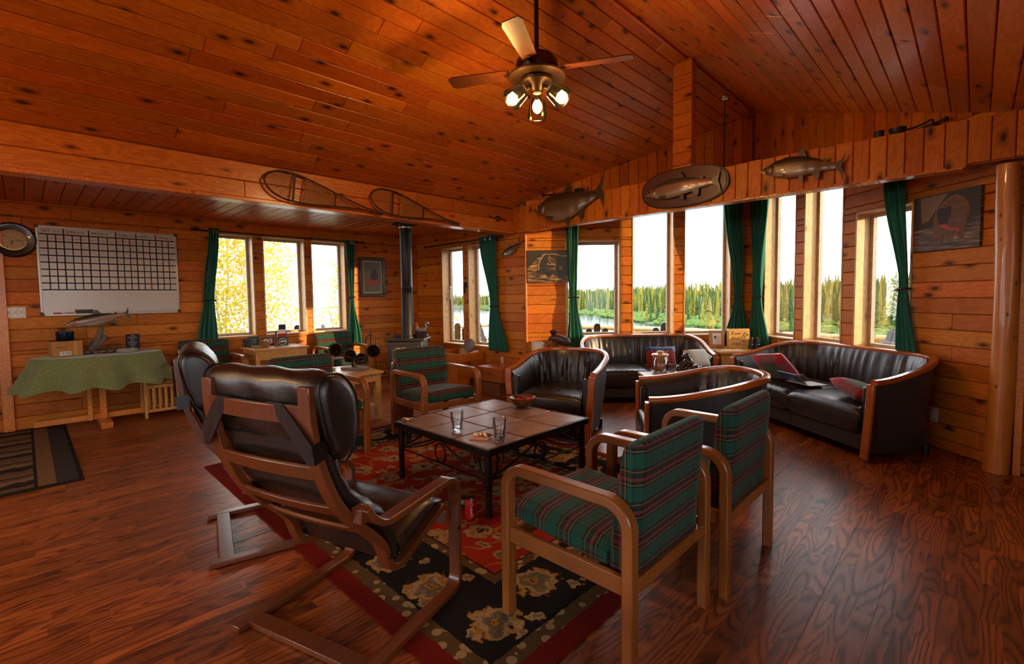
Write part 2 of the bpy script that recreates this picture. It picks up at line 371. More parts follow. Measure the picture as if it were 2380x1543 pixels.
def window(name, p0, p1, hole, frame=.035, th=.2, mat=PALEW, sash=GREYW, inner=None):
    """reveal boards through the wall, sash at the outside, one pane"""
    p0, p1 = Vector((*p0, 0)), Vector((*p1, 0)); d = (p1 - p0).normalized(); out = Vector((-d.y, d.x, 0)); up = Vector((0, 0, 1)); a, b, z0, z1 = hole
    M = Matrix((d, out, up)).transposed().to_4x4(); M.translation = p0
    t = .018; w = struct(name, G(), None)
    for nm, (x0, zz0, x1, zz1) in (('jamb', (a, z0, a + t, z1)), ('jamb', (b - t, z0, b, z1)), ('sill', (a, z0, b, z0 + t)), ('head_jamb', (a, z1 - t, b, z1))):
        L = (zz1 - zz0) if nm == 'jamb' else (x1 - x0)
        g = G()
        if nm == 'jamb':
            g.box(0, -th / 2, -t / 2, L, th / 2, t / 2); mm = M @ Matrix.Translation(((x0 + x1) / 2, th / 2 - .004, zz0)) @ Matrix.Rotation(rad(-90), 4, 'Y')
        else:
            g.box(0, -th / 2, -t / 2, L, th / 2, t / 2); mm = M @ Matrix.Translation((x0, th / 2 - .004 - (.012 if nm == 'sill' else 0), (zz0 + zz1) / 2))
        ob(nm, g, mat, w, mw=mm, bev=.002)
    f = frame; y0, y1 = th - .05, th - .005; a, b, z0, z1 = a + t, b - t, z0 + t, z1 - t
    for q in ((a, z0, a + f, z1), (b - f, z0, b, z1), (a + f, z0, b - f, z0 + f), (a + f, z1 - f, b - f, z1)):
        ob('sash_rail', G().box(q[0], y0, q[1], q[2], y1, q[3]), sash, w, mw=M, bev=.003)
    ob('pane', G().box(a + f - .004, th - .03, z0 + f - .004, b - f + .004, th - .026, z1 - f + .004), PANE, w, mw=M, smooth=0)
    return w
# ---- floor: laminate boards along Y, three printed strips on each ----
def laminate():
    t = NT('oak_laminate'); ox = t.n('SeparateXYZ', t.obj()); rnd = t.n('ObjectInfo').outputs['Random']
    x, y = ox.outputs[0], ox.outputs[1]
    strip = t.math('FLOOR', t.math('DIVIDE', y, .0633)); wn1 = t.n('TexWhiteNoise', noise_dimensions='2D'); cv = t.n('CombineXYZ'); t.set(cv, 0, strip); t.set(cv, 1, t.math('MULTIPLY', rnd, 91.0)); t.set(wn1, 0, cv)
    xs = t.math('MULTIPLY_ADD', wn1.outputs[0], .43, x); blk = t.math('FLOOR', t.math('DIVIDE', xs, .41))
    wn2 = t.n('TexWhiteNoise', noise_dimensions='3D'); c2 = t.n('CombineXYZ'); t.set(c2, 0, blk); t.set(c2, 1, strip); t.set(c2, 2, t.math('MULTIPLY', rnd, 57.0)); t.set(wn2, 0, c2); r2 = wn2.outputs[0]
    pos = t.n('CombineXYZ'); t.set(pos, 0, t.math('MULTIPLY_ADD', r2, 9.0, t.math('MULTIPLY', x, 1.0))); t.set(pos, 1, t.math('MULTIPLY_ADD', r2, 31.0, t.math('MULTIPLY', y, 7.5))); t.set(pos, 2, t.math('MULTIPLY', r2, 17.0))
    n = t.n('TexNoise', pos, Scale=1.0, Detail=1.0, Roughness=.3).outputs[0]
    ring = t.math('SINE', t.math('MULTIPLY', n, 95.0)); ring = t.math('POWER', t.math('MULTIPLY_ADD', ring, .5, .5), 2.2)
    p2 = t.n('CombineXYZ'); t.set(p2, 0, t.math('MULTIPLY', x, 8.0)); t.set(p2, 1, t.math('MULTIPLY', y, 320.0)); t.set(p2, 2, r2); pore = t.n('TexNoise', p2, Scale=1.0, Detail=2.0).outputs[0]
    g = t.math('MULTIPLY_ADD', ring, .36, t.math('MULTIPLY', pore, .72))
    c = t.ramp(g, [(.22, (.36, .097, .021)), (.5, (.24, .056, .0115)), (.8, (.075, .016, .004))])
    h = t.n('HueSaturation'); t.set(h, 'Color', c); t.set(h, 'Value', t.math('MULTIPLY_ADD', r2, .75, .62)); t.P(col=h.outputs[0], rough=t.math('MULTIPLY_ADD', g, .12, .27), spec=.5); t.bump(g, .22, .0015); return t.m
LAM = laminate()
fl = struct('floor', G().box(-7.6, -3.6, -.12, 3.0, 7.6, -.0085), GAP, smooth=0)
nb = 0; X0 = -7.3; stuffg = G()
for i in range(54):
    x = X0 + i * .19
    if x > 2.8: break
    ye = 5.0 if (x < -4.6 or x > .26) else max(prow_y(x), prow_y(x + .19), 7.2 if abs(x + 2.2) < .2 else 0) + .03
    y = -3.4 + (i * .47) % 1.28 - 1.28
    while y < ye - .05:
        a, b = max(y, -3.4), min(ye, y + 1.28); y += 1.28
        if b - a < .05: continue
        vis = b > -.15 and -x * .96 + b * 1.02 > .9 and x < .95
        if vis: board(fl, (x + .19, a, 0), (0, 1, 0), (-1, 0, 0), b - a, .19, LAM, t=.008, gap=.0002, ch=.0004); nb += 1
        else: board(fl, (x + .19, a, 0), (0, 1, 0), (-1, 0, 0), b - a, .19, LAM, t=.008, gap=.0002, ch=.0004) if (b > -1.2 and x < 1.2) else stuffg.box(x, a, -.008, x + .1895, b, 0)
o = ob('plank_far', stuffg, LAM, fl, smooth=0); o['kind'] = 'stuff'; o.name = 'plank_field'
# ---- ceiling: two slopes over the main room, flat over the side aisles ----
cg = G()
for sx, (xa, xb) in ((1, (XL - .1, RX)), (-1, (RX, XR + .1))):
    n = 12
    for k in range(n):
        x0, x1 = xa + (xb - xa) * k / n, xa + (xb - xa) * (k + 1) / n; z0, z1 = roof_z(x0) + .022, roof_z(x1) + .022
        y0, y1 = prow_y(max(-4.6, min(XR, x0))) + .25, prow_y(max(-4.6, min(XR, x1))) + .25
        cg.add([(x0, -3.6, z0), (x1, -3.6, z1), (x1, y1, z1), (x0, y0, z0), (x0, -3.6, z0 + .08), (x1, -3.6, z1 + .08), (x1, y1, z1 + .08), (x0, y0, z0 + .08)], [(0, 1, 2, 3), (7, 6, 5, 4), (0, 4, 5, 1), (3, 2, 6, 7), (1, 5, 6, 2), (0, 3, 7, 4)])
ceil = struct('ceiling', cg, COREW, smooth=0)
cs = 1 / math.sqrt(1 + SLOPE ** 2); cosv, sinv = cs, SLOPE * cs; LEN = (RX - XL) / cosv; NR = 22; RW = LEN / NR
def ceil_boards(par, side):
    for i in range(NR):
        s0 = i * RW; xm = (XL + (s0 + RW) * cosv) if side < 0 else (XR - (s0 + RW) * cosv); x0 = (XL + s0 * cosv) if side < 0 else (XR - s0 * cosv)
        ye = max(prow_y(max(-4.6, min(XR, x0))), prow_y(max(-4.6, min(XR, xm)))) + .02
        for a, b in runs(-.5 if side < 0 else .6, ye, 1.0, 2.7):
            if side < 0: board(par, (x0, a, roof_z(x0)), (0, 1, 0), (cosv, 0, sinv), b - a, RW, CEILW)
            else: board(par, (x0, b, roof_z(x0)), (0, -1, 0), (-cosv, 0, sinv), b - a, RW, CEILW)
ceil_boards(ceil, -1)
ceil2 = struct('ceiling', G().box(RX - .012, -3.5, RZ - .03, RX + .012, 7.19, RZ - .0), CEILW, smooth=0); ceil_boards(ceil2, 1)
for nm, (xa, xb) in (('ceiling', (-7.5, XL - .06)), ('ceiling', (XR + .06, 2.9))):
    c3 = struct(nm, G().box(xa, -3.6, 2.45, xb, 5.2, 2.55), COREW, smooth=0)
    if xa < -5:
        y = -.6
        while y < 5.0: 
            for a, b in runs(-7.3, XL - .1, 1.3, 3): board(c3, (a, min(5.0, y + .132), 2.432), (1, 0, 0), (0, -1, 0), b - a, min(.132, 5.0 - y), CEILW)
            y += .132
# ---- walls ----
LW = ((-7.3, -3.4), (-7.3, 5.0)); LH = [(1.75 + 3.4, 2.285 + 3.4, .845, 2.265), (2.40 + 3.4, 3.0 + 3.4, .845, 2.265), (3.085 + 3.4, 3.64 + 3.4, .845, 2.265)]
wall('wall_left', *LW, 2.44, LH, s_vis=(2.9, 99))
BW = ((-7.3, 5.0), (-4.6, 5.0)); BH = [(7.3 - 6.563, 7.3 - 5.985, .575, 2.19), (7.3 - 5.875, 7.3 - 5.33, .575, 2.19)]
wall('wall_back', *BW, 2.44, BH, zoff=.05)
PL0, PLL = Vector((-4.6, 5.0)), math.hypot(2.32, 2.2)
def sl_(x): return (x + 4.6) / 2.32 * PLL
PW = ((-4.6, 5.0), (-2.28, 7.2)); PH = [(sl_(-4.2), sl_(-3.635), .77, 2.14), (sl_(-3.515), sl_(-3.085), .77, 2.74), (sl_(-2.985), sl_(-2.50), .77, 2.74)]
wall('wall_bay_left', *PW, 2.44, PH, zoff=.03, vert=(2.74, lambda s: roof_z(-4.6 + s / PLL * 2.32) + .015), lo=.9, hi=2)
PRL = math.hypot(2.54, 2.16)
def sr_(x): return (x + 2.28) / 2.54 * PRL
QW = ((-2.28, 7.2), (.26, 5.04)); QH = [(sr_(-2.08), sr_(-1.607), .77, 2.74), (sr_(-1.50), sr_(-1.043), .77, 2.74), (sr_(-.92), sr_(-.43), .77, 2.17)]
wall('wall_bay_right', *QW, 2.44, QH, zoff=.09, vert=(2.74, lambda s: roof_z(-2.28 + s / PRL * 2.54) + .015), lo=.9, hi=2)
wall('wall_back_right', (.26, 5.04), (2.8, 5.04), 2.44, [], zoff=.07, s_vis=(0, .6))
VW = ((2.8, 5.2), (2.8, -3.6)); VH = [(4.0, 5.2, .8, 2.3), (5.6, 6.8, .8, 2.3), (7.1, 8.3, .8, 2.3)]
wall('wall_right', *VW, 2.44, VH, s_vis=(98, 99))
RWN = ((2.8, -3.4), (-7.5, -3.4)); RH = [(3.2, 4.6, .8, 2.3), (4.9, 6.3, .8, 2.3), (6.6, 8.0, .8, 2.3)]  # unseen rear windows, added to let in soft fill daylight
wall('wall_rear', *RWN, 2.44, RH, s_vis=(98, 99))
struct('wall_rear_gable', G().prism([(XL, -3.42, 2.4), (XR, -3.42, 2.4), (XR, -3.42, 2.6), (RX, -3.42, 3.87), (XL, -3.42, 2.6)], (0, -.15, 0)), COREW, smooth=0)
for q in ([(-7.3, 5.0), (-7.3, 5.2), (-7.52, 5.2), (-7.52, 5.0)], [(-2.28, 7.21), (-2.10, 7.30), (-2.28, 7.52), (-2.46, 7.30)], [(.2, 5.1), (.3, 5.06), (.45, 5.25), (.3, 5.3)]):
    struct('wall_corner', G().prism([(*p, 0) for p in q], (0, 0, 3.9 if q[0][0] == -2.28 else 2.44)), COREW, smooth=0)
k = 0
for wl, hs in ((LW, LH), (BW, BH), (PW, PH), (QW, QH), (RWN, RH), (VW, VH)):
    for h in hs: k += 1; window('window_%d' % k, wl[0], wl[1], h)
# baseboards
for nm, (x0, y0, x1, y1) in (('baseboard_left', (-7.3, .05, -7.285, 1.2)), ('baseboard_back', (-5.4, 4.985, -4.6, 5.0))):
    struct(nm, G().box(x0, y0, 0, x1, y1, .085), TRIMW, bev=.003)
struct('trim_1', G().box(-7.3, -.21, 0, -7.275, -.12, 2.2), TRIMW, bev=.004)
struct('trim_2', G().box(-4.615, 4.975, 0, -4.59, 5.0, 2.44), TRIMW, bev=.003)
# ---- beams ----
def beam_side(xf, sgn, y0, y1):
    b = struct('beam', G().box(min(xf, xf - sgn * .13), y0, 2.285, max(xf, xf - sgn * .13) , y1, 2.62), COREW, smooth=0)
    xi = xf + sgn * .018
    for z0, z1 in ((2.285, 2.435), (2.435, 2.60)):
        for a, c in runs(max(y0, -.6), y1, 1.8, 3.4, first=2.05 if z0 < 2.4 else 3.9):
            if sgn > 0: board(b, (xi, a, z0), (0, 1, 0), (0, 0, 1), c - a, z1 - z0, TRIMW)
            else: board(b, (xi, c, z0), (0, -1, 0), (0, 0, 1), c - a, z1 - z0, TRIMW)
    ob('bottom_trim', G().box(min(xf - sgn * .14, xi + sgn * .012), max(y0, -.6), 2.255, max(xf - sgn * .14, xi + sgn * .012), y1, 2.285), TRIMW, b, bev=.003)
beam_side(XL - .018, 1, -3.4, 4.95); beam_side(XR + .018, -1, -3.4, 4.9)
b2 = struct('beam', G().box(XL - .1, 4.95, 2.285, .31, 5.06, 2.615), COREW, smooth=0)
x = XL; k = 0
while x < .2:
    w = .118 + R.uniform(-.006, .008) if x < -.3 else .125; z0 = 2.268 if x < -.12 else 2.293; zt = 2.615 + R.uniform(0, .01)
    board(b2, (x + w, 4.93, z0), (0, 0, 1), (-1, 0, 0), zt - z0, w, WALLW); x += w
x = XL + .05
while x < -.1:
    e = min(-.1, x + .118); ob('bottom_trim', G().box(x + .001, 4.932, 2.262, e - .001, 5.06, 2.285), TRIMW, b2, bev=.003); x = e
pst = struct('column', G().box(-2.395, 4.985, 2.6, -2.205, 5.085, 3.83), COREW, smooth=0); pst.name = 'ridge_column'
z = 2.6
while z < 3.8:
    e = min(3.835, z + .134)
    board(pst, (-2.405, 4.97, z), (1, 0, 0), (0, 0, 1), .205, e - z, WALLW); board(pst, (-2.198, 4.973, z), (0, 1, 0), (0, 0, 1), .115, e - z, WALLW, t=.008); z = e
# log post with knots and bark scars
lg = G(); n = 18; vs = []
for i in range(40):
    z = 2.262 * i / 39; r0 = .0745 - .012 * i / 39
    for k in range(n):
        a = 2 * math.pi * k / n; r = r0 * (1 + .05 * math.sin(3 * a + z * 2.1) + .035 * math.sin(5 * a - 4.3 * z)); vs.append((.142 + r * math.cos(a) + .012 * math.sin(1.5 * z), 5.005 + r * math.sin(a), z))
lg.add(vs, [(i * n + k, i * n + (k + 1) % n, (i + 1) * n + (k + 1) % n, (i + 1) * n + k) for i in range(39) for k in range(n)])
def logmat(name, a, b, spots):
    t = NT(name); p = t.obj((1, 1, .22)); v = t.n('TexVoronoi', t.obj((15, 15, 7)), Scale=1.0).outputs['Distance']; n1 = t.n('TexNoise', p, Scale=22.0, Detail=4.0).outputs[0]
    c = t.mix(n1, a, b); c = t.mix(t.ramp(v, [(.06, (1, 1, 1)), (.16, (0, 0, 0))]), c, spots); t.P(col=c, rough=.35, coat=.3); t.bump(t.math('ADD', n1, v), .5, .006); return t.m
LOGM = logmat('peeled_log', (.42, .125, .016), (.62, .23, .038), (.03, .008, .003))
tag(ob('log_post', lg, LOGM, smooth=60), 'knotty peeled log post holding up the right end of the plank beam', 'post')
struct('trim_3', G().box(.222, 4.985, 0, .265, 5.04, 2.29), TRIMW, bev=.003)
# ================= OUTDOORS =================
def ground_mat():
    t = NT('meadow'); n1 = t.n('TexNoise', t.obj(), Scale=.35, Detail=6.0).outputs[0]; t.P(col=t.ramp(n1, [(.35, (.012, .03, .006)), (.5, (.035, .06, .010)), (.65, (.07, .085, .03))]), rough=.95); return t.m
GRND = ground_mat()
# forward axis of the view over the lake
FX, FY = -.42, .907
def uv(l, w): return (w * FX + l * FY, w * FY - l * FX)
SH = [(-400, 420), (-117, 272), (-31, 186), (-7.6, 134), (5, 117), (40, 74), (90, 50), (300, 30)]
def shore(l):
    for (a, p), (b, q) in zip(SH, SH[1:]):
        if l <= b: return p + (q - p) * (l - a) / (b - a) + 1.6 * math.sin(l * .31) + 1.1 * math.sin(l * .83 + 1)
    return 30
def hill_z(l, w):
    d = w - shore(l)
    if d < 0: return -7.2
    return -6.3 + 6.2 * (1 - math.exp(-d / 70)) + 1.2 * math.sin(l * .043 + w * .03) * min(1, d / 30) + d * .004
gh = G(); gh.grid(lambda a, b: (lambda l, d: (*uv(l, shore(l) - 4 + d), hill_z(l, shore(l) - 4 + d)))(-330 + 560 * a, 420 * b ** 1.7), 90, 40)
hl = struct('hill', gh, GRND)
wt = NT('lake_water'); nn = wt.n('TexNoise', wt.obj((.3, 1.2, 1)), Scale=1.2, Detail=3.0).outputs[0]; wt.P(col=(.012, .03, .05), rough=.12, spec=.9); wt.bump(nn, .25, .05)
struct('lake', G().add([(-420, -100, -6.4), (300, -100, -6.4), (300, 420, -6.4), (-420, 420, -6.4)], [(0, 1, 2, 3)]), wt.m, smooth=0)
# near bank around the lodge
gn = G(); gn.grid(lambda a, b: (lambda x, y: (x, y, -1.1 - max(0, math.hypot(x + 2.5, y - 3) - 9) * .17 + .15 * math.sin(x * .9) * math.cos(y * .7)))(-60 + 100 * a, -25 + 70 * b), 50, 40)
struct('ground', gn, GRND)
def leafmat(name, a, b, tr=.35):
    t = NT(name); r = t.n('ObjectInfo').outputs['Random']; n1 = t.n('TexNoise', t.obj(), Scale=7.0, Detail=2.0).outputs[0]
    t.P(col=t.mix(n1, a, b), rough=.7, spec=.2); d = t.n('BsdfTranslucent'); t.set(d, 0, t.mix(n1, a, b)); m = t.n('MixShader'); m.inputs[0].default_value = tr; t.set(m, 1, t.b.outputs[0]); t.set(m, 2, d); t.t.links.new(m.outputs[0], t.o.inputs[0]); return t.m
SPR = [leafmat('spruce_needles', (.022, .048, .009), (.06, .11, .02), .2), leafmat('spruce_needles_sunlit', (.12, .13, .016), (.32, .27, .035), .25)]  # second needle copy has the sun's yellow light put into its colour
BARK = plain('bark', (.08, .05, .03), .9)
def spruce_mesh(g, c, h, r, n, seed, k=7, tilt=.0):
    q = random.Random(seed); z0 = h * .04
    for i in range(n):
        f = i / n; z = z0 + (h - z0) * f; rr = r * (1 - f) ** .85 * q.uniform(.75, 1.1); dz = (h / n) * 1.7; o = q.uniform(0, 6)
        ring = []
        for j in range(k):
            a = o + 2 * math.pi * j / k; e = rr * q.uniform(.65, 1.2); ring.append((c[0] + e * math.cos(a), c[1] + e * math.sin(a), c[2] + z - dz * .25 * q.uniform(.4, 1.5)))
        g.add(ring + [(c[0], c[1], c[2] + min(h, z + dz))], [(j, (j + 1) % k, k) for j in range(k)] )
    return g
protos = []
for i in range(6):
    t = thing('spruce', 'slender far spruce in the sunlit forest across the lake', 'tree', group='spruces across the lake')
    ob('trunk', G().cyl((0, 0, -.3), (0, 0, 1.5), .09, .07, 6), BARK, t); ob('needles', spruce_mesh(G(), (0, 0, 0), R.uniform(6.5, 8.5), R.uniform(.75, 1.0), 15, i), SPR[i % 2], t, smooth=0); protos.append(t)
used = 0; sg = [G(), G()]
def put_spruce(l, d, sc):
    global used
    w = shore(l) + d; x, y = uv(l, w); z = hill_z(l, w) - .1
    if used < 6: o = protos[used]; o.location = (x, y, z)
    else: o = dup(protos[used % 6], loc=(x, y, z), rz=R.uniform(0, 6))
    o.scale = (sc, sc, sc); used += 1
for i in range(290): put_spruce(R.uniform(-95, 112), 3 + 46 * R.random() ** 1.1, R.uniform(.5, 1.15))
for i in range(6500):
    l = R.uniform(-190, 215); d = 22 + 250 * R.random() ** 1.15; w = shore(l) + d; x, y = uv(l, w); h = R.uniform(4.5, 8.5)
    spruce_mesh(sg[R.random() < .45], (x, y, hill_z(l, w) - .1), h, h * .12, 5, i, 4)
for k in (0, 1):
    o = ob('forest', sg[k], SPR[k], smooth=0); o['kind'] = 'stuff'; tag(o, ['dark spruce forest covering the far hillside', 'sunlit yellow spruce crowns mixed into the far forest'][k], 'forest')
BUSH = leafmat('willow_scrub', (.05, .11, .018), (.16, .23, .04), .25)
bg = G()
for i in range(2300):
    l = R.uniform(-130, 150); d = .2 + 26 * R.random() ** 1.3; w = shore(l) + d; x, y = uv(l, w); z = hill_z(l, w); s = R.uniform(.4, 1.3)
    bg.ell((x, y, z + s * .3), (s * R.uniform(.8, 1.5), s * R.uniform(.8, 1.5), s * .75), 6)
o = ob('shoreline_scrub', bg, BUSH, smooth=0); o['kind'] = 'stuff'; tag(o, 'low green willow scrub along the far lake shore', 'scrub')
# deck, log railing
DECKM = wood('deck_board', (.12, .085, .06), (.18, .135, .1), (.15, .1, .06), knots=.5, rough=.7, coat=0)
dk = struct('deck', G().box(-11.5, 1.0, -.3, 4.0, 11.0, -.13), DECKM, smooth=0)
for i in range(100):
    if -11.5 + i * .145 > 3.9: break
    board(dk, (-11.5 + (i + 1) * .145, 1.0, -.105), (0, 1, 0), (-1, 0, 0), 10, .145, DECKM, t=.024, gap=.004, ch=.003)
RAILM = logmat('railing_log', (.25, .19, .12), (.34, .28, .2), (.13, .08, .04)); RAILY = logmat('sunlit_railing_log', (.26, .15, .03), (.36, .22, .06), (.12, .06, .012))  # RAILY: same logs with the sun's gold put into the colour
def railing(pts, label, m):
    t = thing('log_railing', label, 'railing')
    for i, p in enumerate(pts): ob('post', G().cyl((p[0], p[1], -.6), (p[0], p[1], .52), .065, .06, 10), m, t)
    for p, q in zip(pts, pts[1:]):
        for z, r in ((.50, .07), (.06, .05)): ob('rail', G().tube([Vector((*p, z)).lerp(Vector((*q, z)), k / 6) + Vector((0, 0, .012 * math.sin(k * 2.1))) for k in range(7)], r, 10), m, t)
railing([(-11.2, 1.2), (-11.2, 3.4), (-11.2, 5.6), (-11.2, 7.8), (-11.0, 10.4)], 'weathered log railing on the deck outside the three-pane left window', RAILM)
railing([(-11.0, 10.6), (-8.6, 10.8), (-6.2, 10.8), (-3.9, 10.8), (-1.6, 10.8)], 'golden log railing along the lake side of the deck', RAILY)
railing([(-1.3, 10.8), (.5, 10.8), (2.2, 9.4), (3.8, 8.0)], 'log railing at the right corner of the deck beyond the bay', RAILY)
ADK = plain('dark_chair_stain', (.012, .009, .0085), .5, var=.3)
def adirondack(loc, rz, label):
    t = thing('adirondack_chair', label, 'chair', loc, rz, 'dark slatted chairs on the deck')
    hs = [.76, .90, .985, .90, .76]
    for i in range(5):
        x = (i - 2) * .125; h = hs[i]; top = [(x + .05 * math.cos(a), h - .05 + .05 * math.sin(a)) for a in [math.pi * k / 6 for k in range(7)]]
        g = G().prism([(px * 1.1, .02 - pz * .22, pz) for px, pz in [(x + .05, .15)] + top + [(x - .05, .15)]], (0, -.022, 0)); ob('back_slat', g, ADK, t)
    for i in range(4): ob('seat_slat', G().bx((0, .12 + i * .12, .36 - i * .015 + .02), (.52, .105, .02)), ADK, t, bev=.003)
    for s in (-1, 1):
        ob('armrest', G().bx((s * .34, .27, .56), (.13, .68, .025)), ADK, t, bev=.01); ob('leg', G().bx((s * .3, .54, .275), (.03, .12, .55)), ADK, t); ob('leg', G().bar((s * .28, -.25, .04), (s * .28, .55, .36), .03, .12), ADK, t)
    ob('back_brace', G().bx((0, -.10, .50), (.6, .03, .07)), ADK, t)
    return t
for (x, y, rz, lb) in ((-4.82, 7.02, .75, 'dark fan-back deck chair outside the leftmost bay window'), (-3.98, 7.80, .75, 'dark fan-back deck chair outside the second bay window from the left'),
    (-.95, 8.56, 2.2, 'dark fan-back deck chair beyond the rightmost bay window beside the curtain'), (-2.1, 8.42, -1.0, 'dark deck chair seen edge-on past the two central bay curtains'),
    (-7.1, 5.75, .9, 'dark deck chair seen through the left pane of the small window'), (-6.6, 6.15, -.6, 'dark deck chair half hidden by the small window curtain'),
    (-8.7, 4.05, -.9, 'dark deck chair with white straps outside the right pane of the left window'), (-9.4, 3.6, 1.5, 'grey deck chair seen from its side through the middle pane of the left window')):
    adirondack((x, y, -.105), rz, lb)
# birches outside the left window, young spruce by the deck
BLEAF = [leafmat('birch_leaves', (.26, .26, .03), (.62, .50, .07), .5), leafmat('birch_leaves_gold', (.45, .33, .05), (.72, .54, .12), .5)]
BBARK = plain('birch_bark', (.3, .27, .22), .7, var=.3)
def birch(loc, h, seed, label, n=1100):
    q = random.Random(seed); t = thing('birch_tree', label, 'tree', loc, 0, 'birches outside the left window'); g = G(); n = int(n * 1.8)
    for k in range(3):
        b = Vector((q.uniform(-.25, .25), q.uniform(-.25, .25), 0)); tp = b + Vector((q.uniform(-.6, .6), q.uniform(-.6, .6), h * q.uniform(.75, .95)))
        ob('trunk', G().tube([b.lerp(tp, i / 6) + Vector((.06 * math.sin(i * 1.7 + k), .05 * math.cos(i * 1.3), 0)) for i in range(7)], [.045 - .006 * i for i in range(7)], 7), BBARK, t)
    for cl in range(0, n, 11):
        f = q.random() ** .8; z = h * (.18 + .85 * f); r = (.95 - .55 * f) * h * .28; a = q.uniform(0, 6.3); rr = r * q.random() ** .5; c = Vector((rr * math.cos(a), rr * math.sin(a), z))
        for i in range(11):
            p = c + Vector((q.gauss(0, .13), q.gauss(0, .13), q.gauss(0, .13))); u = Vector((q.gauss(0, 1), q.gauss(0, 1), q.gauss(0, 1))).normalized(); v = u.orthogonal().normalized(); s = q.uniform(.028, .055)
            g.add([p - u * s, p + v * s * .7, p + u * s, p - v * s * .7], [(0, 1, 2, 3)])
    o = ob('leaves', g, BLEAF[seed % 2], t, smooth=0); o['kind'] = 'stuff'
for i, (x, y, h, n, lb) in enumerate(((-13.4, 2.8, 4.6, 2600, 'tall leafy birch filling the left pane of the left window'), (-13.6, 4.4, 4.3, 2400, 'leafy birch filling the middle pane of the left window'), (-14.2, 3.6, 5.2, 2200, 'golden birch standing behind the two nearer birches'), (-12.6, 1.6, 4.2, 2000, 'leafy birch nearest the curtain of the left window'), (-13.0, 6.6, 3.1, 1300, 'low sparse birch in the right pane of the left window'), (-10.5, 8.0, 1.6, 700, 'small golden birch bush seen past the small window'))):
    birch((x, y, -1.6), h + .7, i, lb, n)
YS = leafmat('young_larch', (0.1442, 0.1339, 0.0180), (0.2574, 0.2265, 0.0463), .3)
for loc, h, r, lb in (((-6.5, 13.4, -1.9), 3.0, .52, 'young golden spruce beside the mullion of the leftmost bay window'), ((-5.25, 13.1, -1.9), 3.15, .5, 'young golden spruce half hidden behind the first bay mullion')):
    t = thing('young_spruce', lb, 'tree', loc); ob('trunk', G().cyl((0, 0, 0), (0, 0, h * .9), .03, .01, 6), BARK, t); ob('needles', spruce_mesh(G(), (0, 0, .1), h, r, 16, 5, 9), YS, t, smooth=0)
for i, (l, w, h) in enumerate(((14, 34, 9.5), (17.5, 38, 8.2), (12.0, 42, 7.5), (20.5, 35, 8.5), (8.5, 44, 7.0))):
    x, y = uv(l, w); t = thing('near_spruce', ['tall sunlit spruce nearest the rightmost bay window', 'spruce just right of the tall sunlit spruce', 'dark spruce left of the tall sunlit spruce', 'spruce at the right edge of the rightmost bay window', 'small spruce behind the fourth bay window'][i], 'tree', (x, y, -7.3), 0)
    ob('trunk', G().cyl((0, 0, 0), (0, 0, 2), .12, .1, 7), BARK, t); ob('needles', spruce_mesh(G(), (0, 0, .3), h, h * .15, 22, 40 + i, 9), SPR[1 if i in (0, 3) else 0], t, smooth=0)
gb = G(); gb.grid(lambda a, b: (lambda l, w: (*uv(l, w), -7.3 + .3 * math.sin(l) + (min(1, (w - 26) / 12) - 1) * 1.5))(4 + 60 * a, 26 + 90 * b), 20, 20)
struct('land_spit', gb, GRND)
# ================= FURNITURE =================
def arc(cx, cy, r, a0, a1, n=8): return [(cx + r * math.cos(rad(a0 + (a1 - a0) * i / n)), cy + r * math.sin(rad(a0 + (a1 - a0) * i / n))) for i in range(n + 1)]
def tartan_chair(label, loc, rz):
    t = thing('tartan_armchair', label, 'chair', loc, rad(rz), 'tartan armchairs with bent oak arms')
    for s in (-1, 1):
        path = [(.29, 0), (.29, .3)] + arc(.20, .552, .09, 0, 90) + arc(-.20, .552, .09, 90, 180) + [(-.29, .3), (-.29, 0)]
        ob('arm_frame', G().ribbon([(s * .305, y, z) for y, z in path], (1, 0, 0), .052, .042), OAK, t, bev=.007)
        ob('side_rail', G().box(s * .305 - .012, -.27, .325, s * .305 + .012, .27, .39), OAK, t, bev=.003)
    ob('front_rail', G().box(-.28, .255, .325, .28, .28, .375), OAK, t, bev=.003); ob('back_rail', G().box(-.28, -.30, .325, .28, -.275, .375), OAK, t, bev=.003)
    g = G()
    def seat(u, v):
        a = 2 * math.pi * u; c, s_ = math.cos(a), math.sin(a); k = .22
        y = abs(c) ** k * (1 if c > 0 else -1); z = abs(s_) ** k * (1 if s_ > 0 else -1); x = (2 * v - 1); e = (1 - abs(x) ** 9) ** .25
        crown = .012 * (1 - x * x)
        return (x * .275, .05 + y * .245 * (.93 + .07 * e), .425 + .018 * y + z * (.052 + crown * (z > 0)) * (.5 + .5 * e))
    g.grid(seat, 36, 16, True); n = 36
    g.f += [tuple(j * 16 for j in range(36)), tuple(j * 16 + 15 for j in range(36))[::-1]]
    ob('seat_cushion', g, PLAID, t, smooth=50)
    g = G()
    prof = spl([(-.165, .40), (-.185, .55), (-.225, .74), (-.25, .825), (-.275, .852), (-.305, .845), (-.315, .80), (-.30, .6), (-.285, .40), (-.283, .35), (-.17, .35), (-.165, .40)], 4)[:-1]
    m = len(prof)
    def back(u, v):
        p = prof[int(round(u * m)) % m]; x = 2 * v - 1; e = (1 - abs(x) ** 10) ** .3
        return (x * .276, -.24 + (p[0] + .24) * (.6 + .4 * e), .6 + (p[1] - .6) * (.94 + .06 * e))
    prof = [(q[0], q[1]) for q in prof]
    g.grid(back, m, 16, True); g.f += [tuple(j * 16 for j in range(m)), tuple(j * 16 + 15 for j in range(m))[::-1]]
    ob('back_cushion', g, PLAID, t, smooth=50)
    return t
c0 = tartan_chair('near tartan armchair seen from behind at the right front corner of the rug', (-1.105, 1.69, 0), 90)
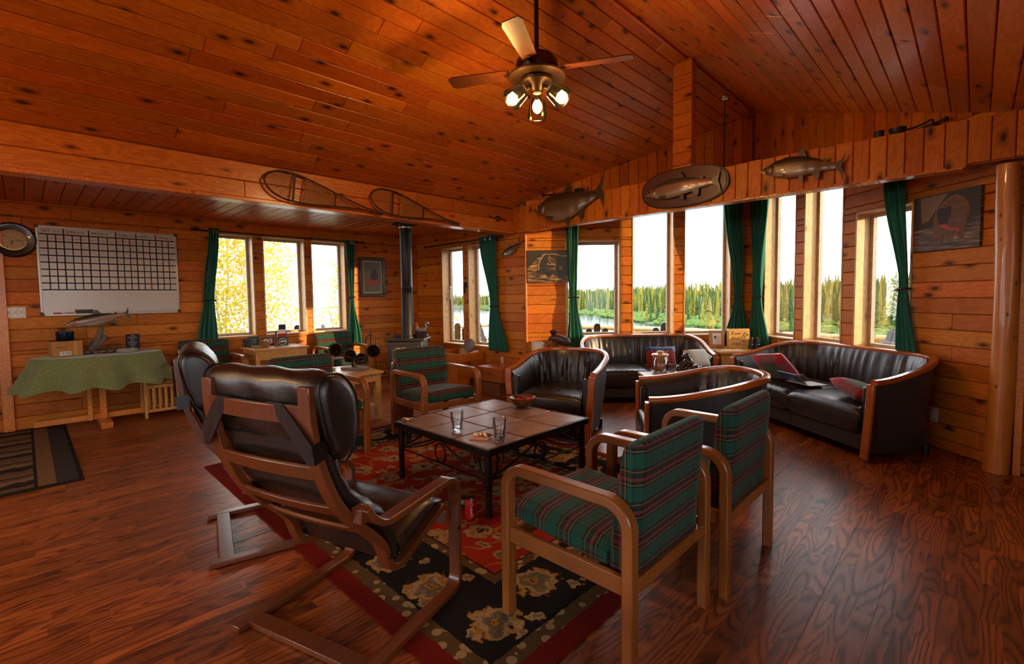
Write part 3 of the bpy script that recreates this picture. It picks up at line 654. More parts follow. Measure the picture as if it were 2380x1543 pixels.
for lb, lo, rz in (('tartan armchair behind the nearest one, back to the bare floor on the right', (-1.06, 2.42, 0), 90), ('tartan armchair facing the tiled table with its back to the stove', (-3.80, 2.79, 0), -94),
    ('tartan armchair just behind the front recliner, its back towards the sunflower sculpture', (-4.06, 1.72, 0), -87), ('tartan armchair under the left window between curtain and maple table', (-6.90, 1.60, 0), -90), ('tartan armchair under the left window beside the fireplace tools', (-6.88, 3.33, 0), -90)):
    dup(c0, loc=lo, rz=rad(rz), label=lb)
# ---- bentwood recliners ----
FR = spl([(-.09, 1.07), (-.085, .95), (-.055, .80), (.005, .655), (.085, .545), (.165, .465), (.225, .395), (.25, .33), (.275, .285), (.33, .275), (.42, .31), (.62, .395)], 5)
FR = [Vector((0, p[0], p[1])) for p in FR]
def cushion_sweep(i0, i1, off, th, w, ends=True, nseg=None):
    pts = FR[i0:i1]; n = len(pts); k = 20; g = G(); tot = 0
    for i, p in enumerate(pts):
        j = i0 + i; d = (FR[min(j + 1, len(FR) - 1)] - FR[max(j - 1, 0)]).normalized(); nn = Vector((0, -d.z, d.y)); nn = nn if nn.y + nn.z > 0 else -nn
        f = i / (n - 1); e = max(.05, (1 - abs(2 * f - 1) ** 6)) ** .4; hh = th(f) * e
        for q in range(k):
            a = 2 * math.pi * q / k; c, s = math.cos(a), math.sin(a); x = abs(c) ** .35 * (1 if c > 0 else -1) * w / 2; y = abs(s) ** .8 * (1 if s > 0 else -1)
            wr = .004 * math.sin(9 * f * 6 + 11 * x) * (s > 0)
            g.v.append(tuple(p + nn * (off + hh * (1 + y) / 2 + wr) + Vector((x, 0, 0))))
    g.f += [(i * k + q, i * k + (q + 1) % k, (i + 1) * k + (q + 1) % k, (i + 1) * k + q) for i in range(n - 1) for q in range(k)] + [tuple(range(k))[::-1], tuple((n - 1) * k + q for q in range(k))]
    return g
def recliner(label, loc, rz):
    t = thing('leather_recliner', label, 'chair', loc, rad(rz), 'black leather bentwood recliners')
    for s in (-1, 1):
        pa = spl([(.075, .615), (.11, .565), (.16, .53), (.22, .523), (.40, .53), (.56, .538)], 4)
        pa = [(p[0], p[1]) for p in pa] + arc(.565, .46, .078, 80, 0, 6) + [(.643, .25)] + arc(.575, .085, .068, 0, -90, 6) + [(.3, .0165), (0, .0165)]
        ob('arm_and_runner', G().ribbon([(s * .325, y, z) for y, z in pa], (1, 0, 0), .058, .026), WALNUT, t, bev=.004)
        ob('back_post', G().ribbon([p + Vector((s * .258, 0, 0)) for p in FR], (1, 0, 0), .055, .028), WALNUT, t, bev=.003)
        ob('bolt', G().cyl((s * .29, .245, .345), (s * .296, .245, .345), .009, n=10), BLACK, t); ob('bolt', G().cyl((s * .353, .63, .30), (s * .36, .63, .30), .009, n=10), BLACK, t)
        ob('arm_block', G().bx((s * .305, .085, .585), (.05, .05, .06)), WALNUT, t, bev=.006)
        # strap round the post to the head pillow
        ob('strap', G().prism([(s * .10, -.112, 1.012), (s * .175, -.112, 1.012), (s * .290, -.102, .885), (s * .290, -.092, .815), (s * .262, -.095, .815)], (0, -.004, 0)).prism([(s * .290, -.106, .885), (s * .290, -.096, .815), (s * .293, -.045, .83), (s * .293, -.045, .89)], (s * .003, 0, 0)), LEATHB, t)
    for i, dz in ((4, .062), (11, .055), (17, .05), (23, .05)):
        p, d = FR[i], (FR[i + 1] - FR[i - 1]).normalized()
        ob('back_slat', G().ribbon([p + Vector((x, -.02 * (1 - (x / .26) ** 2) - .004, 0)) for x in [-.25 + .5 * k / 10 for k in range(11)]], d, dz, .014), WALNUT, t, bev=.003)
    ob('rear_rail', G().box(-.30, .045, .004, .30, .115, .028), WALNUT, t, bev=.003); ob('front_rail', G().box(-.30, .60, .315, .30, .622, .37), WALNUT, t, bev=.003)
    ob('back_cushion', cushion_sweep(8, 40, .016, lambda f: .085 - .015 * math.sin(f * 9), .555), LEATH, t, smooth=60)
    ob('seat_cushion', cushion_sweep(38, 56, .016, lambda f: .095, .565), LEATH, t, smooth=60)
    hp = G(); k = 24; prof = spl([(-.062, .90), (-.085, 1.01), (-.088, 1.075), (-.05, 1.112), (.02, 1.10), (.078, 1.03), (.092, .93), (.07, .84), (.02, .79), (-.022, .82), (-.04, .86), (-.062, .90)], 3)[:-1]; m = len(prof)
    def pil(u, v):
        p = prof[min(m - 1, int(round(u * m)) % m)]; x = math.sin((2 * v - 1) * math.pi / 2); e = (1 - abs(x) ** 8) ** .4; w_ = .0035 * math.sin(u * 2 * math.pi * 4 + x * 9) * e
        return (x * .318, .0 + p[0] * (.55 + .45 * e) + w_, .955 + (p[1] - .955) * (.72 + .28 * e) + w_)
    hp.grid(pil, m, k, True); hp.f += [tuple(j * k for j in range(m)), tuple(j * k + k - 1 for j in range(m))[::-1]]
    h = ob('head_pillow', hp, LEATH, t, smooth=70)
    for s in (-1, 1): ob('piping', G().tube([((s * .305), p[0] * .93, .955 + (p[1] - .955) * .955) for p in prof], .0045, 6, True), LEATHB, h)
    return t
r0 = recliner('front black leather recliner seen from behind, straps around its brown posts', (-1.818, .63, 0), 17.5)
dup(r0, loc=(-3.06, .66, 0), rz=rad(-12.7), label='black leather recliner mostly hidden left of the front one, seen edge-on')
# ---- barrel chairs and curved sofas ----
def barrel(name, label, cat, loc, rz, w, d, r, hf, hb, ncush=1, group=None, seat=.43):
    t = thing(name, label, cat, loc, rad(rz), group)
    P = [(-w / 2, 0)] + [(-w / 2, -(d - r) * k / 4) for k in range(1, 5)] + arc(-w / 2 + r, -(d - r), r, 180, 270, 14)[1:]
    nb = max(2, int((w - 2 * r) / .08)); P += [(-w / 2 + r + (w - 2 * r) * k / nb, -d) for k in range(1, nb)] + arc(w / 2 - r, -(d - r), r, 270, 360, 14) + [(w / 2, -(d - r) * (3 - k) / 4) for k in range(4)]
    P = [Vector((*p, 0)) for p in P]; n = len(P); cum = [0]
    for a, b in zip(P, P[1:]): cum.append(cum[-1] + (b - a).length)
    T = cum[-1]
    # resample evenly
    m = max(60, int(T / .02)); Q = []; j = 0
    for i in range(m + 1):
        s = T * i / m
        while j < n - 2 and cum[j + 1] < s: j += 1
        Q.append(P[j].lerp(P[j + 1], 0 if cum[j + 1] == cum[j] else (s - cum[j]) / (cum[j + 1] - cum[j])))
    N = []
    for i in range(m + 1):
        dd = (Q[min(m, i + 1)] - Q[max(0, i - 1)]).normalized(); N.append(Vector((dd.y, -dd.x, 0)))   # outward
    if N[m // 2].y > 0: N = [-v for v in N]
    def H(i):
        x = min(i, m - i) / m * T; q = min(1, x / (d - r * .35 + .12)); return hf + (hb - hf) * (q * q * (3 - 2 * q))
    def shell(u, v):
        i = int(round(u * m)); z = .06 + (H(i) - .02 - .06) * v; ins = .075 * (1 - v) ** 1.6
        return Q[i] - N[i] * (ins + .004) + Vector((0, 0, z))
    ob('outer_shell', G().grid(shell, m + 1, 12), GREYV, t, smooth=60)
    R2 = random.Random(int(w * 100)); ph = [R2.uniform(0, 6) for _ in range(4)]
    def inner(u, v):
        i = int(round(u * m)); x = min(i, m - i) / m * T; s = i / m * T; z = H(i) - .012 - (H(i) - .34) * v
        th = .052 + .06 * math.sin(min(1, v * 1.25) * math.pi * .5) ** .7
        am = .017 * min(1, max(0, (x - .3) / .25)) * (math.sin(math.pi * min(1, v * 1.15)) ** .7) * (1 if ncush == 1 else 1)
        pl = math.sin(s * 62 + 2.2 * math.sin(s * 7 + ph[0]) + v * 2 * math.sin(s * 5 + ph[1])) * .55 + math.sin(s * 139 + 3 * math.sin(s * 11 + ph[2]) - v * 3) * .45
        pl *= .5 + .5 * math.sin(s * 9 + ph[3]) ** 2
        return Q[i] - N[i] * (th + am * pl) + Vector((0, 0, z))
    ob('inner_back', G().grid(inner, m + 1, 16), LEATH, t, smooth=70)
    g = G(); sec = [(-.040, -.014), (-.036, -.022), (.016, -.022), (.020, -.014), (.020, .004), (.012, .016), (-.022, .018), (-.036, .010)]; k = len(sec)
    for i in range(m + 1):
        for a, b in sec: g.v.append(tuple(Q[i] + N[i] * a + Vector((0, 0, H(i) + b))))
    g.f += [(i * k + q, i * k + (q + 1) % k, (i + 1) * k + (q + 1) % k, (i + 1) * k + q) for i in range(m) for q in range(k)] + [tuple(range(k))[::-1], tuple(m * k + q for q in range(k))]
    ob('top_rail', g, CHERRY, t, smooth=50)
    for s in (-1, 1):
        x = s * w / 2
        ob('front_post', G().ribbon([(x - s * (.015 + .055 * (1 - z / hf) ** 1.3), .012, z) for z in [.03 + (hf - .05) * q / 8 for q in range(9)]], (0, 1, 0), .03, .062), CHERRY, t, bev=.006)
        ob('arm_pad', G().box(min(x - s * .02, x - s * .112), -.06, .1, max(x - s * .02, x - s * .112), 0, hf - .05), LEATH, t, bev=.012)
    xi = w / 2 - .115
    for c in range(ncush):
        x0, x1 = -xi + 2 * xi * c / ncush + .002, -xi + 2 * xi * (c + 1) / ncush - .002; yb = -(d - .10)
        def cu(u, v, x0=x0, x1=x1):
            a = 2 * math.pi * u; cc, ss = math.cos(a), math.sin(a); y = abs(cc) ** .3 * (1 if cc > 0 else -1); z = abs(ss) ** .35 * (1 if ss > 0 else -1); x = 2 * v - 1; e = (1 - abs(x) ** 12) ** .25
            xx = (x0 + x1) / 2 + x * (x1 - x0) / 2; cut = 0
            if y < 0:
                over = max(0, abs(xx) - (w / 2 - r)); cut = r - math.sqrt(max(0, r * r - over * over)) if over > 0 else 0
            L = (-yb - .0) / 2; yc = yb / 2
            yy = yc + y * L * (.985 + .015 * e) + (cut if y < 0 else 0)
            return (xx, min(.03, yy + .03), (seat + .2) / 2 + z * ((seat - .2) / 2 + .014 * (1 - x * x) * (z > 0)) * (.8 + .2 * e) + .004 * math.sin(xx * 90) * (y > .6))
        g = G(); g.grid(cu, 44, 22, True); g.f += [tuple(j * 22 for j in range(44)), tuple(j * 22 + 21 for j in range(44))[::-1]]
        ob('seat_cushion', g, LEATH, t, smooth=60)
        ob('base_panel', G().box(x0 + .001, -(d - .2), .085, x1 - .001, -.015, .215), GREYV, t, bev=.004)
    for x in (-xi, xi):
        for y in (-.06, -d + .22): ob('foot', G().cyl((x, y, 0), (x, y, .09), .022, .026, 10), BLACKP, t)
    return t
barrel('barrel_chair', 'barrel armchair facing the tiled table between log bin and loveseat', 'chair', (-2.86, 3.40, 0), 198.6, .87, .84, .42, .645, .775, group='dark leather barrel chairs')
barrel('barrel_chair', 'barrel armchair turned sideways behind the two right tartan chairs', 'chair', (-1.81, 3.27, 0), 124, .86, .86, .42, .645, .765, group='dark leather barrel chairs')
barrel('curved_sofa', 'long curved dark leather sofa under the right bay windows', 'sofa', (-1.265, 5.09, 0), 143.1, 1.80, .84, .46, .655, .80, 2)
barrel('curved_loveseat', 'curved dark leather loveseat under the left bay windows', 'sofa', (-2.86, 5.36, 0), 224.2, 1.62, .74, .40, .60, .80, 2)
# ---- tiled coffee table ----
TILE = NT('slate_tile'); _n = TILE.n('TexNoise', TILE.obj(jit=9), Scale=7.0, Detail=7.0, Roughness=.65).outputs[0]
TILE.P(col=TILE.ramp(_n, [(.32, (.13, .075, .055)), (.5, (.24, .135, .092)), (.68, (.33, .22, .165))]), rough=.34); TILE.bump(_n, .5, .006)
t = thing('coffee_table', 'square iron coffee table topped with nine slate tiles on the red rug', 'table', (-2.575, 2.395, 0))
E2 = .51
for a, b in (((-E2, -E2), (E2, -E2)), ((E2, -E2), (E2, E2)), ((E2, E2), (-E2, E2)), ((-E2, E2), (-E2, -E2))):
    ob('edge_band', G().bar((*a, .418), (*b, .418), .012, .044), IRON, t, bev=.003)
ob('grout_bed', G().box(-.504, -.504, .400, .504, .504, .434), plain('brown_grout', (.03, .016, .010), .9), t, smooth=0)
for i in range(3):
    for j in range(3): ob('tile', G().box(-.161, -.161, -.006, .161, .161, .006), TILE.m, t, loc=(-.335 + .335 * i, -.335 + .335 * j, .4345 + R.uniform(-.0006, .0006)), bev=.004)
for sx in (-1, 1):
    for sy in (-1, 1): ob('leg', G().cyl((sx * .478, sy * .478, .0), (sx * .478, sy * .478, .40), .021, n=14), IRON, t)
for k in range(4):
    m = Matrix.Rotation(math.pi / 2 * k, 4, 'Z'); g = G(); y = -.478
    def q(pts, r=.0065): g.tube([m @ Vector((x, y, z)) for x, z in pts], r, 7)
    q([(-.478, .235), (.478, .235)], .006)
    q([(-.478, .24), (-.3, .285), (-.15, .33), (-.05, .375), (0, .395)]); q([(.478, .24), (.3, .285), (.15, .33), (.05, .375), (0, .395)])
    g.tube([m @ Vector((.058 * math.cos(a), y, .302 + .066 * math.sin(a))) for a in [2 * math.pi * i / 24 for i in range(24)]], .0065, 7, True)
    for s in (-1, 1):
        q([(s * (.45 - .0), .33), (s * .455, .28), (s * .43, .262), (s * .405, .28), (s * .40, .34), (s * .405, .385), (s * .43, .398)])
        q([(s * .455, .395), (s * .45, .40)]); q([(s * .36, .395), (s * .345, .35), (s * .36, .32), (s * .385, .33), (s * .383, .36)], .005)
    ob('scrollwork', g, IRON, t)
# ---- rugs ----
def rugmat():
    t = NT('oriental_rug'); hx, hy = 1.70, 1.22
    o = t.n('SeparateXYZ', t.obj()); x, y = o.outputs[0], o.outputs[1]
    ex = t.math('SUBTRACT', hx, t.math('ABSOLUTE', x)); ey = t.math('SUBTRACT', hy, t.math('ABSOLUTE', y)); e0 = t.math('MINIMUM', ex, ey)
    wob = t.n('TexNoise', t.obj(), Scale=26.0, Detail=3.0).outputs[0]; e = t.math('MULTIPLY_ADD', t.math('SUBTRACT', wob, .5), .022, e0)
    def motif(scale, rnd, warp, off=0):
        n = t.n('TexNoise', t.obj(loc=(off, off, 0)), Scale=15.0, Detail=3.0, Roughness=.6); v = t.n('VectorMath', operation='MULTIPLY_ADD'); t.set(v, 0, n.outputs['Color']); v.inputs[1].default_value = (warp, warp, 0); t.set(v, 2, t.obj(loc=(off, off * .7, 0)))
        vo = t.n('TexVoronoi', v.outputs[0], Scale=scale, Randomness=rnd, voronoi_dimensions='2D'); return vo.outputs['Distance'], vo.outputs['Color'], v.outputs[0]
    TAN, GOLD, BLK, RD, DRD, OL = (.34, .22, .10), (.30, .135, .025), (.013, .011, .010), (.30, .018, .006), (.15, .010, .005), (.11, .09, .05)
    d1, c1, v1 = motif(2.9, .45, .17); d2, c2, v2 = motif(6.5, .9, .14, 3.3)
    vine = t.math('LESS_THAN', t.math('ABSOLUTE', t.math('SUBTRACT', t.n('TexNoise', t.obj(loc=(7, 2, 0)), Scale=4.2, Detail=1.0).outputs[0], .5)), .016)
    fl = t.ramp(d1, [(0, GOLD), (.05, BLK), (.085, TAN), (.15, GOLD), (.19, TAN), (.235, BLK), (.25, RD)], True); m1 = t.math('LESS_THAN', d1, .25)
    lf = t.ramp(d2, [(0, OL), (.10, TAN), (.2, GOLD)], True); m2 = t.math('LESS_THAN', d2, .235); sel = t.math('GREATER_THAN', t.n('SeparateColor', c2).outputs[0], .30); m2 = t.math('MULTIPLY', m2, sel)
    field = t.mix(t.n('TexNoise', t.obj(), Scale=3.0, Detail=2.0).outputs[0], DRD, (.42, .03, .010))
    field = t.mix(vine, field, GOLD); field = t.mix(m2, field, lf); field = t.mix(m1, field, fl)
    db, cb, vb = motif(2.9, .25, .19, 1.7); d3, c3, v3 = motif(7.0, .9, .16, 5.1)
    bf = t.ramp(db, [(0, BLK), (.03, GOLD), (.09, OL), (.16, (.19, .12, .06)), (.20, TAN), (.26, GOLD), (.30, BLK)], True); mb = t.math('LESS_THAN', db, .30)
    l3 = t.ramp(d3, [(0, (.16, .12, .07)), (.12, TAN), (.22, GOLD)], True); m3 = t.math('MULTIPLY', t.math('LESS_THAN', d3, .25), t.math('GREATER_THAN', t.n('SeparateColor', c3).outputs[0], .5))
    bor = t.mix(m3, BLK, l3); bor = t.mix(mb, bor, bf)
    gd = t.mix(t.math('LESS_THAN', t.n('TexVoronoi', t.obj(), Scale=17.0).outputs['Distance'], .36), (.10, .055, .02), TAN)
    c = t.mix(t.math('GREATER_THAN', e, .095), DRD, gd); c = t.mix(t.math('GREATER_THAN', e, .165), c, BLK); c = t.mix(t.math('GREATER_THAN', e, .18), c, bor)
    c = t.mix(t.math('GREATER_THAN', e, .50), c, BLK); c = t.mix(t.math('GREATER_THAN', e, .515), c, gd); c = t.mix(t.math('GREATER_THAN', e, .565), c, BLK); c = t.mix(t.math('GREATER_THAN', e, .575), c, field)
    f = t.n('TexNoise', t.obj(), Scale=420.0, Detail=1.0).outputs[0]; c = t.mix(t.math('MULTIPLY', f, .7), c, (.004, .003, .003)); h = t.n('HueSaturation', Value=1.5); t.set(h, 'Color', c)
    t.P(col=h.outputs[0], rough=1.0, spec=.05); t.bump(f, .7, .006); return t.m
def rug(name, label, x0, y0, x1, y1, m, th=.009):
    cx, cy = (x0 + x1) / 2, (y0 + y1) / 2; o = ob(name, G().box(x0 - cx, y0 - cy, 0, x1 - cx, y1 - cy, th), m, loc=(cx, cy, 0), bev=.004); return tag(o, label, 'rug')
rug('oriental_rug', 'red oriental rug with black floral border under the coffee table', -4.47, .96, -1.07, 3.40, rugmat())
def stripe_rug():
    t = NT('log_pattern_rug'); o = t.n('SeparateXYZ', t.obj()); x, y = o.outputs[0], o.outputs[1]
    w = t.math('MULTIPLY_ADD', t.math('SUBTRACT', t.n('TexNoise', t.obj((1, 2.2, 1)), Scale=4.0, Detail=3.0).outputs[0], .5), .16, x)
    f = t.math('FRACT', t.math('MULTIPLY', w, 2.05)); c = t.ramp(f, [(0, (.02, .015, .012)), (.12, (.12, .068, .03)), (.36, (.16, .095, .042)), (.5, (.018, .013, .012)), (.56, (.10, .06, .03)), (.72, (.2, .12, .055)), (.9, (.028, .02, .017))], True)
    ey = t.math('SUBTRACT', .74, y); c = t.mix(t.math('LESS_THAN', ey, .27), c, (.02, .014, .012)); rg = t.math('LESS_THAN', t.math('FRACT', t.math('MULTIPLY', x, 14.0)), .16)
    c = t.mix(t.math('LESS_THAN', ey, .25), c, t.mix(rg, (.2, .11, .045), (.02, .015, .012))); c = t.mix(t.math('LESS_THAN', ey, .15), c, (.045, .035, .03)); c = t.mix(t.math('LESS_THAN', ey, .025), c, (.012, .01, .01))
    ex = t.math('SUBTRACT', 1.205, t.math('ABSOLUTE', x)); c = t.mix(t.math('LESS_THAN', ex, .075), c, (.018, .013, .011))
    n = t.n('TexNoise', t.obj((3, 1, 1)), Scale=90.0, Detail=2.0).outputs[0]; c = t.mix(t.math('MULTIPLY', n, .6), c, (.006, .005, .004)); h = t.n('HueSaturation', Value=1.5); t.set(h, 'Color', c); t.P(col=h.outputs[0], rough=1.0, spec=.1); t.bump(n, .5, .004); return t.m
rug('cabin_rug', 'brown and black log-striped rug in front of the left wall', -7.22, -1.22, -4.84, .26, stripe_rug())
# ---- tables ----
def table(name, label, loc, rz, lx, ly, h, leg=.05, top=.028, apron=.085, mat=MAPLE, shelf=False, parts=True):
    t = thing(name, label, 'table', loc, rad(rz))
    ob('table_top', G().box(-lx / 2, -ly / 2, h - top, lx / 2, ly / 2, h), mat, t, bev=.004); a, b = lx / 2 - .025, ly / 2 - .025
    for sx in (-1, 1):
        for sy in (-1, 1):
            g = G().box(0, -leg / 2, -leg / 2, h - top, leg / 2, leg / 2); ob('leg', g, mat, t, mw=Matrix.Translation((sx * (a - leg / 2), sy * (b - leg / 2), 0)) @ Matrix.Rotation(rad(-90), 4, 'Y'), bev=.004)
    for s in (-1, 1):
        ob('apron', G().box(-a + leg, -.01, h - top - apron, a - leg, .01, h - top), mat, t, loc=(0, s * (b - .012), 0)); ob('apron', G().box(-b + leg, -.01, h - top - apron, b - leg, .01, h - top), mat, t, loc=(s * (a - .012), 0, 0), rz=rad(90))
    if shelf: ob('shelf', G().box(-a + .01, -b + .01, .14, a - .01, b - .01, .16), mat, t)
    return t
table('side_table', 'maple end table with drawer front under the middle of the left window', (-6.88, 2.375, 0), 90, .70, .56, .72, apron=.12)
table('side_table', 'maple end table carrying the bronze sunflower sculpture', (-5.09, 2.44, 0), 90, .66, .72, .55, leg=.06, shelf=True)
table('side_table', 'maple side table with cookie jar between loveseat and barrel chair', (-2.305, 4.745, 0), 44.2, .56, .56, .50)
t = thing('corner_table', 'boxy maple corner table in the apex of the bay between both sofas', 'table', (-2.30, 6.47, 0), rad(47))
ob('table_top', G().box(-.29, -.29, .60, .29, .29, .63), MAPLE, t, bev=.004)
for x0, y0, x1, y1 in ((-.26, -.26, -.24, .26), (.24, -.26, .26, .26), (-.24, .24, .24, .26)): ob('side_panel', G().box(x0, y0, 0, x1, y1, .60), MAPLE, t)
ob('front_panel', G().box(-.24, -.26, .50, .24, -.24, .60), MAPLE, t); ob('front_panel', G().box(-.24, -.26, 0, -.10, -.24, .50), MAPLE, t); ob('front_panel', G().box(.10, -.26, 0, .24, -.24, .50), MAPLE, t)
table('moose_table', 'small table hidden behind the barrel chair holding the moose figure', (-4.10, 4.93, 0), 44, .52, .42, .60)
# dining table with green cloth
t = thing('pedestal_table', 'oval pedestal table against the left wall under the green cloth', 'table', (-6.97, .565, 0))
ob('table_top', G().prism([(.30 * math.cos(a), .53 * math.sin(a), .75) for a in [2 * math.pi * i / 40 for i in range(40)]], (0, 0, .025)), OAK, t)
ob('column', G().box(-.05, -.03, .06, .05, .03, .75), TRIMW, t, bev=.005); ob('column', G().box(-.05, -.13, .06, .05, -.09, .75), TRIMW, t, bev=.005)
ob('foot', G().box(-.30, -.05, 0, .34, .05, .07), TRIMW, t, bev=.008); ob('stretcher', G().box(-.02, -.55, .06, .02, .42, .12), TRIMW, t, bev=.004)
def cloth(u, v):
    a = 2 * math.pi * u
    if v < .4: k = v / .4; return (.312 * k * math.cos(a), .542 * k * math.sin(a), .7795)
    k = (v - .4) / .6; fold = math.sin(a * 11 + 1.2 * math.sin(a * 3)) * .6 + .4 * math.sin(a * 7 + 2); o = .010 + .12 * k ** 1.2 + .085 * k * fold
    x, y = (.312 + o) * math.cos(a), (.542 + o * 1.0) * math.sin(a)
    x = max(x, -.322)
    return (x, y, .7795 - (.0 if k == 0 else .006) - .33 * k ** 1.05 - .02 * k * math.sin(a * 11))
CLM = NT('green_damask'); _a = CLM.n('TexVoronoi', CLM.obj(), Scale=60.0).outputs['Distance']; CLM.P(col=CLM.ramp(_a, [(.15, (.36, .37, .13)), (.4, (.20, .235, .078))]), rough=.8, sheen=.4)
_d = CLM.n('BsdfTranslucent'); CLM.set(_d, 0, (.25, .3, .12)); _m = CLM.n('MixShader'); _m.inputs[0].default_value = .2; CLM.set(_m, 1, CLM.b.outputs[0]); CLM.set(_m, 2, _d); CLM.t.links.new(_m.outputs[0], CLM.o.inputs[0])
tag(ob('tablecloth', G().grid(cloth, 160, 26, True), CLM.m, loc=(-6.97, .565, 0), smooth=70), 'pale green damask cloth draped over the oval pedestal table', 'tablecloth')
# slatted wooden rack
t = thing('slatted_rack', 'low slatted wooden rack standing beside the cloth covered table', 'rack', (-7.02, 1.14, 0))
for x in (-.14, .14):
    for z in (.06, .34): ob('rail', G().box(x - .012, -.22, z, x + .012, .25, z + .035), MAPLE, t, bev=.002)
    for i in range(8): ob('slat', G().box(x - .007, -.20 + i * .058, .095, x + .007, -.175 + i * .058, .34), MAPLE, t, bev=.002)
    for y in (-.22, .24): ob('leg', G().box(x - .017, y, 0, x + .017, y + .03, .42), MAPLE, t, bev=.003)
ob('bottom_board', G().box(-.13, -.21, .065, .13, .24, .08), MAPLE, t)
# ================= LAMP, WALL AND SMALL THINGS =================
GLOW = NT('warm_bulb'); GLOW.P(col=(1, .8, .5), emc=(1, .62, .22), ems=60.0)
SHADE = glass('lamp_glass', (1, .93, .8), .05, 1.5, 1.2)
BROWNM = plain('bronze_fan_metal', (.06, .028, .012), .35, .6)
t = thing('ceiling_fan', 'bronze ceiling fan with three lit glass shades and two pull chains', 'ceiling fan', (-2.27, 2.6, 0))
ob('down_rod', G().cyl((0, 0, 3.0), (0, 0, 3.84), .016, n=12), BLACK, t); ob('ceiling_mount', G().lathe([(.0, 3.74), (.05, 3.745), (.07, 3.80), (.07, 3.85)], 20), BROWNM, t)
ob('motor_housing', G().lathe([(.02, 3.06), (.05, 3.05), (.11, 3.035), (.145, 3.0), (.15, 2.95), (.13, 2.915), (.19, 2.905), (.205, 2.895), (.20, 2.885), (.10, 2.88)], 32), BROWNM, t)
BLADE = wood('fan_blade_wood', (.06, .015, .003), (.10, .028, .005), (.04, .01, .003), knots=0)
for k in range(4):
    a = rad(28 + 90 * k); M = Matrix.Rotation(a, 4, 'Z')
    b = ob('blade', G().prism([(.20, -.05, 0), (.62, -.065, 0), (.655, -.05, 0), (.66, .045, 0), (.62, .065, 0), (.20, .05, 0)], (0, 0, .006)), BLADE, t, mw=M @ Matrix.Translation((0, 0, 2.935)) @ Matrix.Rotation(rad(11), 4, 'X'))
    ob('blade_iron', G().box(.12, -.012, -.004, .24, .012, .002), BROWNM, b)
ob('light_plate', G().lathe([(.05, 2.88), (.115, 2.872), (.11, 2.855), (.06, 2.83), (.045, 2.80), (.03, 2.785), (.0, 2.783)], 28), BROWNM, t)
for k, az in enumerate((131, 251, 11)):
    d = Vector((math.cos(rad(az)), math.sin(rad(az)), 0)); ax = (d * .75 + Vector((0, 0, -.66))).normalized(); o = d * .07 + Vector((0, 0, 2.82))
    ob('lamp_arm', G().tube([o - d * .03, o + ax * .02, o + ax * .045], [.011, .013, .022], 10), BROWNM, t)
    Q = ax.to_track_quat('Z', 'Y').to_matrix().to_4x4(); Q.translation = o + ax * .04
    sh = ob('lamp_shade', G().lathe([(.026, 0), (.042, .010), (.058, .038), (.064, .075), (.070, .11), (.075, .135), (.0715, .135), (.061, .076), (.055, .04), (.04, .014)], 24, cap=False), SHADE, t, mw=Q)
    ob('rim', G().tube([(.073 * math.cos(q), .073 * math.sin(q), .135) for q in [2 * math.pi * i / 28 for i in range(28)]], .0022, 6, True), GLASS, sh)
    ob('bulb', G().ell((0, 0, .068), (.036, .036, .048), 14), GLOW.m, t, mw=Q)
    pl = bpy.data.lights.new('lamp_bulb', 'POINT'); pl.energy = 20; pl.color = (1, .56, .2); pl.shadow_soft_size = .035; po = bpy.data.objects.new('lamp_bulb', pl); COL.objects.link(po); po.parent = t; po.location = o + ax * .19
for x, y, z in ((-.045, -.02, 2.60), (.02, .035, 2.63)):
    ob('pull_chain', G().cyl((x, y, z + .03), (x, y, 2.80), .0016, n=6), BRASS, t); ob('chain_fob', G().lathe([(.002, 0), (.007, .006), (.008, .022), (.004, .032), (.002, .036)], 10, (x, y, z - .005)), BRASS, t)
t = thing('ceiling_lamp', 'round ceiling lamp over the part of the room behind the camera', 'lamp', (-3.3, -1.5, 0)); ob('rod', G().cyl((0, 0, 2.21), (0, 0, 3.33), .01, n=8), BLACK, t); ob('mount', G().lathe([(0, 3.28), (.05, 3.285), (.055, 3.32), (.055, 3.36)], 16), BROWNM, t); ob('globe', G().ell((0, 0, 2.12), .10, 18), SHADE, t); ob('bulb', G().ell((0, 0, 2.12), .045, 12), GLOW.m, t)
pl = bpy.data.lights.new('lamp_bulb', 'POINT'); pl.energy = 55; pl.color = (1, .50, .17); pl.shadow_soft_size = .1; po = bpy.data.objects.new('lamp_bulb', pl); COL.objects.link(po); po.parent = t; po.location = (0, 0, 1.98)
t = thing('pendant_cord', 'round metal ceiling canopy with thin stem and black cord near the roof ridge', 'pendant', (-2.335, 6.245, 0))
ob('canopy', G().lathe([(.0, 3.765), (.04, 3.77), (.062, 3.79), (.066, 3.805), (.066, 3.83)], 24), CHROME, t); ob('stem', G().cyl((0, 0, 2.75), (0, 0, 3.77), .005, n=8), BLACK, t); ob('shade', G().lathe([(.02, 2.75), (.05, 2.72), (.11, 2.62), (.105, 2.62), (.04, 2.715)], 20), BLACK, t)
ob('cord', G().tube(spl([(.06, .03, 3.80), (.10, .2, 3.80), (.08, .6, 3.80), (.055, .875, 3.79), (.05, .885, 3.6), (.055, .89, 3.3), (.03, .875, 2.9), (.03, .875, 2.6)], 5), .004, 6), BLACK, t)
